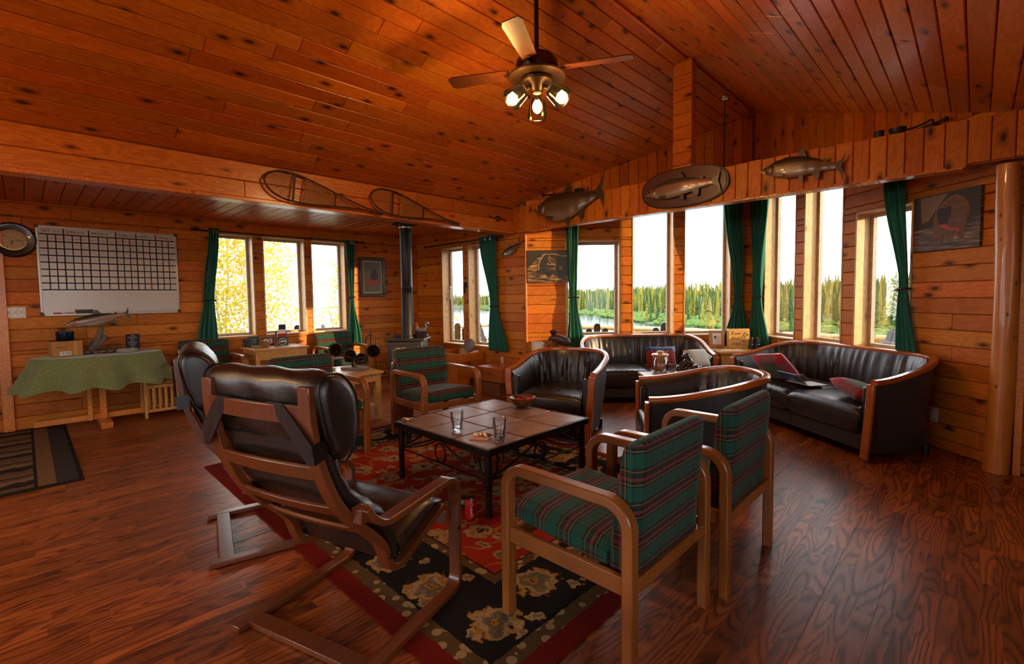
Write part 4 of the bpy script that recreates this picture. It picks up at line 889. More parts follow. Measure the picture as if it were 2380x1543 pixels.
# ---- curtains ----
def curtain(label, p, d, levels, nf, seed, rod=None, tie=True):
    """levels (z, centre, width) along wall direction d from p; folds deepen below the rod, pinched at the tie"""
    p = Vector((*p, 0)); d = Vector((*d, 0)).normalized(); nrm = Vector((d.y, -d.x, 0)); q = random.Random(seed); ph = q.uniform(0, 6)
    t = thing('curtain', label, 'curtain', (0, 0, 0), 0, 'green tie-back curtains'); L = sorted(levels, reverse=True); zt, zb = L[0][0], L[-1][0]
    def at(z):
        for (a, c0, w0), (b, c1, w1) in zip(L, L[1:]):
            if z >= b - 1e-6:
                f = (a - z) / (a - b); f = f * f * (3 - 2 * f) if len(L) > 2 else f; return c0 + (c1 - c0) * f, w0 + (w1 - w0) * f
        return L[-1][1:]
    wm = max(l[2] for l in L); ztie = L[1][0]
    def fn(u, v):
        z = zt + (zb - zt) * v; c, w = at(z); amp = .026 * (.6 + .4 * min(1, abs(z - ztie) / .25)) * (w / wm) ** .3
        s = c + w * (u - .5) + .006 * math.sin(u * 17 + v * 5 + ph); return p + d * s + nrm * (.062 + amp * math.sin(2 * math.pi * nf * u + ph + .5 * math.sin(v * 6)) + .008 * math.sin(nf * 9 * u + v * 9)) + Vector((0, 0, z))
    ob('panel', G().grid(fn, nf * 12, 44), CURT, t, smooth=80, solid=.004)
    c, w = at(ztie)
    ob('tieback', G().tube([p + d * (c + (w * .52 + .012) * math.cos(a)) + nrm * (.062 + .046 * math.sin(a)) + Vector((0, 0, ztie + .006 * math.cos(a))) for a in [2 * math.pi * i / 20 for i in range(20)]], .008, 8, True), BRONZE, t)
    ob('tie_hook', G().ell(p + d * (c + w * .62 * (1 if seed % 2 else -1)) + nrm * .05 + Vector((0, 0, ztie)), (.02, .02, .02), 10), BRONZE, t)
    if zt < 2.32:
        c, w = at(zt - .05)
        for i in range(2): ob('grommet', G().tube([p + d * (c + w * (.3 * i - .1) + .018 * math.cos(a)) + nrm * .093 + Vector((0, 0, zt - .045 + .018 * math.sin(a))) for a in [2 * math.pi * k / 14 for k in range(14)]], .004, 6, True), CHROME, t)
    return t
def rod(label, p, d, s0, s1, z):
    p = Vector((*p, 0)); d = Vector((*d, 0)).normalized(); nrm = Vector((d.y, -d.x, 0)); t = thing('curtain_rod', label, 'curtain rod')
    A, B = p + d * s0 + nrm * .062 + Vector((0, 0, z)), p + d * s1 + nrm * .062 + Vector((0, 0, z)); ob('rod', G().cyl(A, B, .009, n=10), BLACK, t)
    for e in (A, B): ob('finial', G().ell(e, .02, 10), BLACK, t); k = .12 if e is A else -.12; ob('bracket', G().bar(e + d * k, e + d * k - nrm * .06, .012, .012), BLACK, t)
LD, LP = (0, 1), (-7.3, 0)
curtain('dark green curtain tied back left of the three-pane window', LP, LD, [(2.31, 1.79, .125), (1.36, 1.70, .12), (.84, 1.67, .23)], 4, 1); curtain('green curtain between the three-pane window and the framed painting', LP, LD, [(2.29, 3.70, .16), (1.38, 3.70, .08), (.60, 3.745, .245)], 4, 2)
rod('black curtain rod over the three-pane left window', LP, LD, 1.55, 3.92, 2.27)
curtain('dark green curtain tied back at the right of the small window', (0, 5.0), (1, 0), [(2.275, -5.32, .36), (1.215, -5.215, .145), (.54, -5.12, .40)], 6, 4); rod('black curtain rod over the small two-pane window', (0, 5.0), (1, 0), -6.95, -5.05, 2.24)
DL, DR = (2.32, 2.2), (2.54, -2.16); kL, kR = math.hypot(*DL) / 2.32, math.hypot(*DR) / 2.54
def cl_(x): return (x + 4.6) * kL
def cr_(x): return (x + 2.28) * kR
curtain('green curtain beside the bear silhouette picture at the left end of the bay', (-4.6, 5.0), DL, [(2.42, cl_(-4.13), .165), (1.34, cl_(-4.125), .115), (.60, cl_(-4.10), .25)], 4, 5)
curtain('green curtain hanging left of the bay apex behind the wooden sign', (-4.6, 5.0), DL, [(2.80, cl_(-2.51), .28), (1.31, cl_(-2.45), .115), (.62, cl_(-2.46), .40)], 6, 7); curtain('green curtain hanging right of the bay apex behind the binoculars', (-2.28, 7.2), DR, [(2.80, cr_(-2.09), .38), (1.31, cr_(-2.12), .17), (.62, cr_(-2.07), .42)], 6, 8)
curtain('dark green curtain at the right end of the bay beside the bear photograph', (-2.28, 7.2), DR, [(2.44, cr_(-.555), .21), (1.375, cr_(-.445), .10), (.62, cr_(-.40), .23)], 4, 10)
rod('black curtain rod over the left bay windows', (-4.6, 5.0), DL, .25, 3.08, 2.77); rod('black curtain rod over the right bay windows', (-2.28, 7.2), DR, .12, 2.75, 2.77)
# ---- fish mounts ----
def fishmat(name, back, side, belly, band, spots=.5):
    t = NT(name); o = t.n('SeparateXYZ', t.n('TexCoord').outputs['Generated']); n = t.n('TexNoise', t.obj(), Scale=18.0, Detail=3.0).outputs[0]; z = t.math('MULTIPLY_ADD', t.math('SUBTRACT', n, .5), .12, o.outputs[2])
    c = t.ramp(z, [(.22, belly), (.40, side), (.52, band), (.62, side), (.75, back)]); v = t.n('TexVoronoi', t.obj(), Scale=75.0).outputs['Distance']; up = t.math('MULTIPLY', t.math('LESS_THAN', v, .22), t.math('GREATER_THAN', z, .6)); c = t.mix(t.math('MULTIPLY', up, spots), c, (.01, .01, .008))
    t.P(col=c, rough=.3, coat=.5, metal=.15); s = t.n('TexVoronoi', t.obj((1, 1, 1)), Scale=140.0).outputs['Distance']; t.bump(s, .25, .003); return t.m
FINM = plain('fin', (.06, .045, .028), .35, var=.4, scale=60, coat=.4); EYE = plain('fish_eye', (.02, .015, .01), .1, coat=1); GILL = plain('gill_pink', (.35, .12, .09), .4)
FM = [fishmat('salmon_skin', (.055, .038, .016), (.15, .105, .05), (.24, .19, .12), (.12, .09, .045)), fishmat('rainbow_skin', (.06, .052, .03), (.22, .17, .12), (.33, .27, .2), (.36, .1, .075)), fishmat('steelhead_skin', (.03, .026, .016), (.17, .10, .045), (.26, .17, .10), (.2, .12, .05), .2), fishmat('trout_skin', (.045, .045, .02), (.25, .2, .15), (.4, .36, .26), (.36, .13, .15))]
def fish(name, label, L, H, th, m, M, bend=.0, arch=.0, tail=.24, cat='fish mount', full=False):
    """nose at local x=0, tail at x=L; M places local (x, toward room, up)"""
    t = thing(name, label, cat); t.matrix_world = M; hs = [(0, .10), (.04, .30), (.10, .52), (.2, .80), (.34, 1.0), (.5, .96), (.64, .74), (.78, .45), (.88, .30), (.93, .32)]; hs = [(a, b) for a, b in hs]
    def hh(x):
        for (a, p), (b, q) in zip(hs, hs[1:]):
            if x <= b: f = (x - a) / (b - a); return p + (q - p) * (f * f * (3 - 2 * f))
        return hs[-1][1]
    def zc(x): return arch * (x - .35) ** 2 * (1 if x > .35 else .35)
    def body(u, v):
        x = v * .93; a = 2 * math.pi * u; h = hh(x) * H / 2; b = th / 2 * min(1, hh(x) * 1.1); y = math.cos(a) * b
        return (x * L, (y if full else (y + b) * .5) + bend * math.sin(x * 3.1), zc(x) + h * math.sin(a) * (1 - .08 * (math.sin(a) > 0) * (x < .1)))
    g = G(); g.grid(body, 20, 34, True); g.f += [tuple(j * 34 for j in range(20)), tuple(j * 34 + 33 for j in range(20))[::-1]]
    ob('body', g, m, t, smooth=70, weld=True); yb = (0 if full else th * .25)
    def fin(nm, poly, y=0, w=.006): ob(nm, G().prism([(x * L, y + yb + bend * math.sin(x * 3.1), z * H + zc(x)) for x, z in poly], (0, w, 0)), FINM, t, bev=.001)
    e = .93; fin('tail_fin', [(.90, .14), (.955, .26), (1.0, .62), (.985, .2), (.97, 0), (.985, -.2), (1.0, -.62), (.955, -.26), (.90, -.14)])
    fin('dorsal_fin', [(.43, .47), (.49, .80), (.52, .76), (.57, .38)]); fin('adipose_fin', [(.745, .22), (.775, .36), (.80, .34), (.79, .18)], w=.004)
    fin('anal_fin', [(.64, -.33), (.70, -.62), (.73, -.58), (.74, -.25)]); fin('pelvic_fin', [(.48, -.44), (.52, -.72), (.55, -.68), (.55, -.40)], y=th * .12); fin('pectoral_fin', [(.20, -.28), (.23, -.40), (.32, -.42), (.30, -.30)], y=th * .27)
    ys = (1,) if not full else (1, -1)
    for s in ys:
        ob('eye', G().ell((.055 * L, s * th * (.30 if full else .33), H * .07 + zc(.055)), H * .045, 10), EYE, t); ob('gill_cover', G().ell((.135 * L, s * th * (.34 if full else .37), zc(.13) - .02 * H), (.035 * L, th * .14, H * .22), 12), m if not full else GILL, t)
    ob('jaw', G().prism([(-.012 * L, yb, -.02 * H + zc(0)), (.0, yb, -.09 * H + zc(0)), (.08 * L, yb, -.22 * H), (.06 * L, yb, -.10 * H)], (0, th * .2, 0)), m, t)
    return t
def wallM(x, y, z, ang=0, face=(0, -1, 0), roll=0):
    f = Vector(face).normalized(); xd = Vector((-f.y, f.x, 0)); up = Vector((0, 0, 1)); M = Matrix((xd, f, up)).transposed().to_4x4(); M.translation = (x, y, z); return M @ Matrix.Rotation(rad(roll), 4, 'Y')
fish('fish_mount', 'deep-bodied brown salmon mount with raised tail at the left end of the plank beam', 1.08, .37, .17, FM[0], wallM(-4.30, 4.915, 2.52, roll=3), arch=.40)
o = fish('fish_mount', 'pink-striped trout mount on the dark oval plaque', .82, .20, .11, FM[1], wallM(-2.675, 4.905, 2.465, roll=-3), bend=.02, arch=-.06)
fish('fish_mount', 'silver-brown salmon mount with forked tail on the right half of the plank beam', .66, .19, .11, FM[2], wallM(-1.49, 4.915, 2.505, roll=4), arch=-.10)
fish('fish_mount', 'small green trout mount on the wall beside the small window curtain', .43, .12, .07, FM[0], wallM(-5.08, 4.99, 1.965, roll=-16), arch=.15)
PLQ = plain('walnut_plaque', (.085, .028, .010), .35, var=.25, scale=12, coat=.3)
t = thing('oval_plaque', 'dark oval wooden plaque carrying the pink-striped trout on the beam', 'plaque', (-2.262, 4.922, 2.487))
ov = lambda s, y: [(s * .475 * math.copysign(abs(math.cos(a)) ** .8, math.cos(a)), y, s * .208 * math.copysign(abs(math.sin(a)) ** .8, math.sin(a)) * 1.0) for a in [2 * math.pi * i / 56 for i in range(56)]]
ob('back_board', G().prism(ov(1, 0), (0, -.014, 0)), BLACKP, t, bev=.004); ob('face_board', G().prism(ov(.955, -.014), (0, -.008, 0)), PLQ, t, bev=.003)
text('engraving', '7 lb 4 oz', .022, BRASS, t, (.04, -.0225, -.115), (rad(90), 0, 0)).name = 'small_plate'
# ---- snowshoes ----
RAWH = plain('rawhide', (.34, .15, .045), .6); SHOEW = plain('dark_bent_ash', (.045, .018, .008), .5)
def snowshoe(label, y, z, roll):
    t = thing('snowshoe', label, 'snowshoe'); M = Matrix.Translation((-4.745, y, z)) @ Matrix.Rotation(rad(90), 4, 'Z') @ Matrix.Rotation(rad(-7), 4, 'X') @ Matrix.Rotation(rad(roll), 4, 'Y'); t.matrix_world = M
    W = [(0, 0), (.02, .05), (.06, .088), (.13, .122), (.24, .138), (.36, .132), (.52, .105), (.70, .066), (.88, .033), (1.02, .014), (1.22, .010)]
    def hw(x):
        for (a, p), (b, q) in zip(W, W[1:]):
            if x <= b: return p + (q - p) * (x - a) / (b - a)
        return .01
    up = spl([(x, 0, w) for x, w in W], 3); dn = [Vector((p.x, 0, -p.z)) for p in up]
    ob('frame', G().tube(dn[::-1][:-1] + up, .0095, 8), SHOEW, t, smooth=60)
    for x, w in ((.27, .009), (.68, .008)): ob('crossbar', G().box(x - w, -.005, -hw(x), x + w, .005, hw(x)), SHOEW, t)
    g = G()
    def web(x0, x1, st, r, sl):
        k = -1.0
        while k < 1.6:
            for s in (1, -1):
                pts = [(k + s * sl * zz, 0, zz) for zz in [-.14 + .28 * i / 24 for i in range(25)]]; pts = [p for p in pts if x0 < p[0] < x1 and abs(p[2]) < hw(p[0]) - .004]
                if len(pts) > 1: g.tube([pts[0], pts[-1]], r, 4, cap=False)
            k += st
    web(.02, .265, .022, .0022, .6); web(.37, .67, .026, .0036, .55); web(.69, 1.05, .022, .0021, .6)
    z = -.13
    while z < .135:
        pts = [x for x in [.37 + .3 * i / 40 for i in range(41)] if abs(z) < hw(x) - .004]
        if len(pts) > 1: g.tube([(pts[0], 0, z), (pts[-1], 0, z)], .0024, 4, cap=False)
        z += .019
    for z in (-.10, -.075, .075, .10): g.tube([(.27, 0, z), (.38, 0, z * .95)], .003, 4)
    g.tube([(.375, 0, -.12), (.37, 0, 0), (.375, 0, .12)], .005, 5); o = ob('webbing', g, RAWH, t, smooth=0); o['kind'] = 'stuff'
snowshoe('long-tailed wooden snowshoe hung at the left on the long side beam', 1.60, 2.47, 9.0); snowshoe('long-tailed wooden snowshoe hung at the right on the long side beam', 2.68, 2.465, 9.0)
t = thing('beam_ornament', 'small twisted root ornament on the side beam near its right end', 'ornament', (-4.77, 4.62, 2.435))
ob('ring', G().tube([(.0, .035 * math.cos(a), .03 * math.sin(a)) for a in [2 * math.pi * i / 14 for i in range(14)]], .009, 6, True), BRONZE, t); ob('branch', G().tube(spl([(0, -.16, .02), (0, -.08, -.005), (0, 0, .032), (0, .08, .0), (0, .15, -.02)], 4), [.004 + .004 * math.sin(i * 1.3) ** 2 for i in range(17)], 6), BRONZE, t)
DKG = plain('dark_green_metal', (.018, .03, .02), .5, .3)
t = thing('hand_dipper', 'dark metal dipper with long hooked handle lying on the right end of the plank beam', 'dipper', (-.50, 5.0, 2.617))
ob('bowl', G().lathe([(.0, 0), (.04, .0), (.055, .03), (.06, .055), (.055, .055), (.04, .01)], 16, (.0, 0, .0)), DKG, t); ob('handle', G().tube(spl([(.05, 0, .03), (.1, 0, .035), (.17, 0, .055), (.2, 0, .07), (.215, 0, .06), (.215, 0, .03)], 4), [.008] * 21, 7), BLACK, t)
t = thing('tin_can', 'small dark green tin beside the dipper on top of the beam', 'tin', (-.62, 5.0, 2.617)); ob('can', G().lathe([(.0, 0), (.035, 0), (.035, .05), (.0, .05)], 16), DKG, t); ob('lid', G().lathe([(.0, .05), (.037, .05), (.037, .06), (0, .062)], 16), BLACK, t)
t = thing('tin_box', 'small green tin box with a metal rod lying behind the left salmon mount', 'tin', (-3.68, 5.0, 2.617)); ob('box', G().box(-.045, -.035, 0, .045, .035, .10), DKG, t, bev=.004); ob('rod', G().tube([(-.14, 0, .03), (.0, -.04, .05), (.22, -.03, .06)], [.012, .006, .002], 6), BLACK, t)
# ---- left wall things ----
def LWL(y, z, x=-7.3): return Matrix(((0, 0, 1, x), (1, 0, 0, y), (0, 1, 0, z), (0, 0, 0, 1)))   # local x->+Y, y->up, z->room
t = thing('whiteboard', 'large whiteboard with a hand-drawn weekly timetable on the left wall', 'whiteboard'); t.matrix_world = LWL(.14, 1.24)
bw, bh = 1.235, .94
ob('panel', G().box(0, 0, .002, bw, bh, .014), plain('whiteboard_face', (.62, .56, .47), .22), t)
ALU = plain('aluminium', (.5, .45, .38), .35, .6)
for a in ((0, -.012, bw, .006), (0, bh - .006, bw, bh + .012), (-.012, -.012, .006, bh + .012), (bw - .006, -.012, bw + .012, bh + .012)): ob('frame_bar', G().box(a[0], a[1], .001, a[2], a[3], .02), ALU, t, bev=.002)
for x in (-.004, bw + .004):
    for y in (-.004, bh + .004): ob('corner_cap', G().bx((x, y, .012), (.03, .03, .022)), BLACKP, t, bev=.004)
ob('pen_tray', G().box(.02, -.03, .002, bw - .02, -.012, .045), ALU, t)
g = G(); cols = [.012, .208, .418, .656, .844, 1.035, 1.222]; ys = [bh * (1 - f) for f in (.082, .165, .246, .326, .407, .489, .568, .648, .726)]
for i, y in enumerate(ys): g.box(.012, y - .0065, .014, 1.225, y + .0065, .0152)
for i in range(6):
    a, b = cols[i], cols[i + 1]
    for k in range(3):
        if i or k: x = a + (b - a) * k / 3; w = .005 if k else .006; g.box(x - w, ys[-1], .014, x + w, (bh - .01) if k == 0 else ys[0], .0152)
o = ob('grid_tape', g, INK, t, smooth=0)
for i, (d_, n_) in enumerate((('SAT', '6/17'), ('SUN', '6/18'), ('MON', '6/19'), ('TUES', '6/20'), ('WED', '6/21'), ('THUR', '6/22'))):
    text('heading', d_, .040, INK, t, (cols[i] + .02, ys[0] + .022, .0145)); text('date', n_, .030, REDINK if i % 2 else INK, t, (cols[i] + (.115 if i < 3 else .118), ys[0] + .024, .0145))
    for k, s_ in enumerate(('Guest', 'Guide', 'River')): text('subheading', s_, .021, REDINK, t, (cols[i] + (cols[i + 1] - cols[i]) * k / 3 + .008, ys[1] + .03, .0145))
g = [G(), G()]; q = random.Random(3)
for i in range(6):
    for k in range(3):
        for r_ in range((3, 3, 3, 5, 5, 6)[i]):
            if r_ + 2 > 8: continue
            x0 = cols[i] + (cols[i + 1] - cols[i]) * k / 3 + .012; y0 = ys[1 + r_] - .028
            for l in range(1 + (i in (1, 3, 5) and k != 1)):
                x = x0; pts = []
                while x < x0 + q.uniform(.028, .042): pts.append((x, y0 - l * .024 + q.uniform(-.005, .005), .0148)); x += .0035
                g[k == 2 and q.random() < .3].tube(pts, .0008, 3)
            if k == 2 and q.random() < .6: g[1].tube([(x0 + .02, y0 - .03, .0148), (x0 + .026, y0 - .038, .0148), (x0 + .04, y0 - .024, .0148)], .0011, 3)
for k in (0, 1): o = ob('handwriting', g[k], (INK, REDINK)[k], t, smooth=0); o['kind'] = 'stuff'
def tagm(name, g, m, label, cat, **k): return tag(ob(name, g, m, **k), label, cat)
t = thing('board_eraser', 'grey felt eraser on the whiteboard tray', 'eraser', (-7.272, .48, 1.2285)); ob('handle', G().box(-.02, -.075, .014, .02, .075, .045), plain('eraser_grey', (.06, .05, .045), .8), t, bev=.004); ob('felt', G().box(-.019, -.074, 0, .019, .074, .014), BLACKP, t)
for nm, y, m in (('red', .27, RED), ('pink', .37, plain('pink_plastic', (.55, .25, .2), .4))):
    t = thing('marker_pen', nm + ' marker pen lying on the left of the whiteboard tray', 'marker', (-7.27, y, 1.236)); ob('barrel', G().cyl((0, -.045, 0), (0, .02, 0), .0075, n=10), m, t); ob('cap', G().cyl((0, .02, 0), (0, .05, 0), .008, n=10), WHITE, t)
t = thing('wall_clock', 'round dark wooden wall clock with cream dial left of the whiteboard', 'clock'); t.matrix_world = LWL(-.045, 2.02)
DKW = plain('dark_stained_wood', (.02, .007, .003), .35, var=.4, scale=15, coat=.3)
ob('case', G().lathe([(.0, .002), (.185, .002), (.182, .02), (.165, .03), (.12, .026), (.105, .02), (.0, .02)], 40), DKW, t, smooth=30); ob('dial', G().lathe([(.0, .0205), (.104, .0205), (.104, .0225), (.0, .0225)], 40), plain('cream_dial', (.5, .33, .13), .4), t)
ob('bezel', G().tube([(.106 * math.cos(a), .106 * math.sin(a), .024) for a in [2 * math.pi * i / 40 for i in range(40)]], .004, 6, True), BRASS, t)
for h in range(1, 13): text('numeral', str(h), .024, INK, t, (.082 * math.sin(rad(30 * h)), .082 * math.cos(rad(30 * h)) - .008, .0228), align='CENTER')
ob('hour_hand', G().bar((0, 0, .025), (-.012, -.05, .025), .008, .001), INK, t); ob('minute_hand', G().bar((0, 0, .0262), (.075, -.012, .0262), .005, .001), INK, t); ob('second_hand', G().bar((0, 0, .0275), (-.07, .045, .0275), .002, .001), INK, t); ob('hub', G().lathe([(0, .023), (.006, .023), (.006, .029), (0, .029)], 10), BRASS, t)
def plate(name, label, M, w, h, kind):
    t = thing(name, label, 'switch' if kind == 'switch' else 'outlet'); t.matrix_world = M; m = WHITE if kind == 'switch' else CREAM
    ob('cover_plate', G().box(-w / 2, -h / 2, .001, w / 2, h / 2, .007), m, t, bev=.002)
    for k in range(3 if kind == 'switch' else 2):
        if kind == 'switch':
            x = (k - 1) * .046; ob('toggle', G().bx((x, .004, .012), (.009, .02, .014)), CREAM, t, bev=.002)
            for y in (-.032, .032): ob('screw', G().cyl((x, y, .006), (x, y, .0085), .003, n=8), CHROME, t)
        else: ob('socket', G().bx((0, (k - .5) * .038, .0075), (.026, .028, .002)), WHITE, t, bev=.003)
plate('light_switch', 'white triple light switch plate below the wall clock', LWL(-.066, 1.255), .163, .118, 'switch'); plate('power_outlet', 'cream power outlet low on the left wall beside the cloth covered table', LWL(1.27, .47), .07, .115, 'outlet')
plate('power_outlet', 'cream power outlet on the back wall left of the barrel chair', Matrix(((1, 0, 0, -5.115), (0, 0, -1, 5.0), (0, 1, 0, .395), (0, 0, 0, 1))), .07, .115, 'outlet')
def QM(x, z, dirv, base, off=0):
    d = Vector((*dirv, 0)).normalized(); nrm = Vector((d.y, -d.x, 0)); k = Vector((*dirv, 0)).length / dirv[0]; p = Vector((*base, z)) + d * ((x - base[0]) * k) + nrm * off
    M = Matrix((d, Vector((0, 0, 1)), nrm)).transposed().to_4x4(); M.translation = p; return M
plate('power_outlet', 'pale power outlet low on the wall right of the long sofa', QM(-.235, .285, DR, (-2.28, 7.2)), .075, .12, 'outlet')
# pictures
t = thing('framed_painting', 'dark framed painting of a figure above a row of red fish', 'picture'); t.matrix_world = LWL(3.868, 1.385); w, h = .47, .66
FRM = plain('dark_frame', (.035, .014, .006), .3, coat=.4)
for a in ((0, 0, w, .055), (0, h - .055, w, h), (0, .055, .055, h - .055), (w - .055, .055, w, h - .055)): ob('frame_bar', G().box(a[0], a[1], .002, a[2], a[3], .03), FRM, t, bev=.008)
ob('mat_board', G().box(.05, .05, .002, w - .05, h - .05, .016), plain('linen_mat', (.42, .36, .22), .8), t); cv = NT('painting_ground'); n_ = cv.n('TexNoise', cv.obj(), Scale=9.0, Detail=4.0).outputs[0]; cv.P(col=cv.mix(n_, (.05, .055, .03), (.2, .19, .09)), rough=.35); ob('canvas', G().box(.085, .085, .016, w - .085, h - .085, .0175), cv.m, t)
def shape(nm, pts, m, z, par, th=.0006): ob(nm, G().prism([(x, y, z) for x, y in pts], (0, 0, th)), m, par, smooth=0)
fm = plain('painted_figure', (.06, .035, .03), .5, var=.4); shape('figure', [(.19, .30), (.20, .38), (.24, .42), (.25, .46), (.28, .47), (.31, .45), (.31, .40), (.335, .34), (.33, .29), (.25, .27)], fm, .0176, t); shape('face', [(.195 + .026 * math.cos(a), .475 + .03 * math.sin(a)) for a in [i * .63 for i in range(10)]], plain('painted_face', (.10, .085, .05), .5), .018, t)
for i in range(10): x = .10 + i * .027; l_ = .09 + .03 * math.sin(i * 2.1) ** 2; shape('red_fish', [(x, .30), (x + .013, .27), (x + .009, .29 - l_), (x - .004, .28 - l_), (x - .01, .26)], plain('painted_red_fish', (.42, .075, .03), .5, var=.4) if i == 0 else bpy.data.materials['painted_red_fish'], .0182, t)
PB = plain('print_black', (.008, .006, .005), .4); PA = NT('amber_water_print'); pn = PA.n('TexNoise', PA.obj((4, 26, 1)), Scale=1.3, Detail=5.0).outputs[0]; PA.P(col=PA.ramp(pn, [(.42, (.01, .007, .004)), (.52, (.2, .09, .02)), (.66, (.5, .3, .1))]), rough=.4)
t = thing('canvas_print', 'black and amber canvas print of two bears in shallow water', 'picture'); t.matrix_world = QM(-4.59, 1.55, DL, (-4.6, 5.0)); w, h = .60, .455
ob('canvas', G().box(0, 0, .001, w, h, .025), PA.m, t); shape('dark_bank', [(0, h), (0, .21), (.05, .24), (.12, .33), (.2, .37), (.23, h)], PB, .0252, t); shape('dark_bank', [(.23, h), (.22, .41), (w, .40), (w, h)], PB, .0252, t)
RIM = plain('sunlit_fur_rim', (.65, .42, .2), .6); b1 = [(.17, .17), (.165, .25), (.18, .30), (.22, .36), (.25, .395), (.29, .40), (.305, .38), (.29, .355), (.30, .31), (.33, .28), (.345, .26), (.32, .255), (.29, .28), (.27, .24), (.25, .17)]
b2 = [(.33, .40), (.30, .375), (.34, .35), (.38, .33), (.40, .28), (.40, .17), (.43, .16), (.45, .22), (.48, .24), (.50, .16), (.55, .16), (w, .2), (w, .36), (.46, .37), (.40, .39)]
for b in (b1, b2):
    ob('bear_rim', G().prism([(min(w, x + (-.006 if x < .3 else 0)), y + .006, .0252) for x, y in b], (0, 0, .0004)), RIM, t, smooth=0); shape('bear', b, PB, .0257, t)
shape('rocks', [(.1, .16), (.2, .19), (.3, .165), (.45, .18), (w, .16), (w, .1), (.45, .07), (.36, .12), (.30, .06), (.25, .11), (.12, .13)], PB, .0252, t)
PG = NT('river_print'); pn = PG.n('TexNoise', PG.obj((3, 30, 1)), Scale=1.2, Detail=4.0).outputs[0]; PG.P(col=PG.ramp(pn, [(.4, (.02, .013, .008)), (.55, (.14, .085, .05)), (.68, (.4, .27, .17))]), rough=.45)
BR = NT('bear_fur_print'); bn = BR.n('TexNoise', BR.obj((9, 14, 1)), Scale=2.0, Detail=4.0).outputs[0]; BR.P(col=BR.mix(bn, (.02, .008, .004), (.22, .085, .02)), rough=.5)
t = thing('canvas_print', 'canvas photograph of a brown bear wading with a red salmon', 'picture'); t.matrix_world = QM(-.405, 1.70, DR, (-2.28, 7.2)); w, h = .56, .475
ob('canvas', G().box(0, 0, .001, w, h, .03), PG.m, t); shape('far_bank', [(0, .19), (0, h), (w, h), (w, .24), (.3, .2)], plain('dark_bank_print', (.03, .017, .009), .6, var=.6, scale=25), .0302, t); shape('grey_falls', [(.06, h - .01), (.30, h - .01), (.14, .26), (.08, .24)], plain('grey_falls_print', (.16, .105, .065), .6, var=.3), .0304, t)
bb = [(.20, .06), (.185, .16), (.19, .25), (.20, .31), (.215, .345), (.235, .35), (.27, .39), (.32, .425), (.37, .43), (.43, .40), (.465, .34), (.47, .27), (.455, .20), (.44, .15), (.44, .07), (.395, .07), (.385, .13), (.36, .14), (.35, .05), (.31, .05), (.30, .12), (.27, .12), (.26, .045)]
cx_, cy_ = .33, .24
shape('bear_rim', [(x + (x - cx_) * .02, y + (.005 if y > .2 else 0)) for x, y in bb], plain('orange_fur_print', (.42, .15, .03), .6), .0305, t); shape('bear_body', bb, BR.m, .0312, t); shape('bear_head', [(.215, .345), (.235, .35), (.28, .345), (.32, .36), (.335, .34), (.33, .27), (.30, .21), (.27, .20), (.235, .22), (.215, .28)], plain('dark_fur_print', (.022, .010, .005), .6, var=.4), .0318, t)
shape('salmon', [(.235, .205), (.28, .215), (.34, .175), (.385, .16), (.41, .165), (.395, .13), (.38, .15), (.33, .155), (.27, .18)], plain('red_salmon_print', (.40, .04, .012), .5), .0324, t)
# window thermometer and latch
t = thing('window_thermometer', 'slim clear thermometer strip on the frame of the small window', 'thermometer', (-6.50, 5.13, 1.42)); ob('strip', G().box(-.018, -.004, -.11, .018, .0, .11), GLASS, t); ob('tube', G().cyl((0, -.006, -.09), (0, -.006, .09), .004, n=8), WHITE, t); ob('cap', G().box(-.016, -.008, .10, .016, .002, .125), CHROME, t)
tagm('window_latch', G().box(-5.955, 4.955, 1.52, -5.905, 4.998, 1.60).box(-5.94, 4.94, 1.42, -5.92, 4.975, 1.53), BLACK, 'black metal latch on the mullion of the small window', 'latch', bev=.004)
# ---- stove ----
t = thing('wood_stove', 'black cast iron wood stove with gold trim and tall flue pipe in the corner', 'stove', (-5.96, 3.90, 0), rad(223))
CAST = plain('cast_iron', (.035, .026, .020), .45, .35, var=.25, scale=40, bump=.12)
for x in (-.2, .2):
    for y in (-.16, .16): ob('leg', G().cyl((x, y, 0), (x * .97, y * .97, .14), .018, .03, 10), CAST, t)
ob('body', G().box(-.245, -.21, .13, .245, .21, .74), CAST, t, bev=.012); ob('top_plate', G().box(-.29, -.25, .745, .29, .25, .775), CAST, t, bev=.01); ob('rear_ledge', G().box(-.25, -.25, .775, .25, -.13, .81), BLACK, t, bev=.006)
d = ob('door', G().box(-.20, .21, .20, .20, .228, .69), CAST, t, bev=.008)
g = G()
for s in (-1, 1): g.tube([(s * .05, .232, .645), (s * .11, .232, .645), (s * .13, .232, .62), (s * .175, .232, .62), (s * .175, .232, .28), (s * .13, .232, .25), (s * .05, .232, .25)], .0035, 5)
ob('gold_trim', g, BRASS, d); ob('emblem', G().ell((0, .232, .645), (.045, .008, .018), 14), BRASS, d); ob('handle', G().tube([(.17, .23, .45), (.17, .27, .45), (.17, .27, .36)], .009, 8), CHROME, d)
ob('glass_window', G().box(-.13, .2285, .32, .13, .231, .56), BLACKP, d)
ob('flue_pipe', G().lathe([(.095, .775), (.095, .80), (.083, .81), (.083, 1.50), (.086, 1.505), (.086, 1.52), (.083, 1.525), (.083, 2.30), (.09, 2.31), (.09, 2.40)], 24), BLACK, t); ob('collar_ring', G().lathe([(.091, 2.36), (.094, 2.37), (.094, 2.385), (.091, 2.39)], 24), CHROME, t); ob('ceiling_flange', G().lathe([(.09, 2.40), (.19, 2.415), (.19, 2.43), (.09, 2.43)], 28), BLACK, t)
t = thing('rooster_pot', 'ribbed brown pot topped by a curly-tailed painted rooster on the stove', 'pot', (-5.86, 4.06, .776), rad(44))
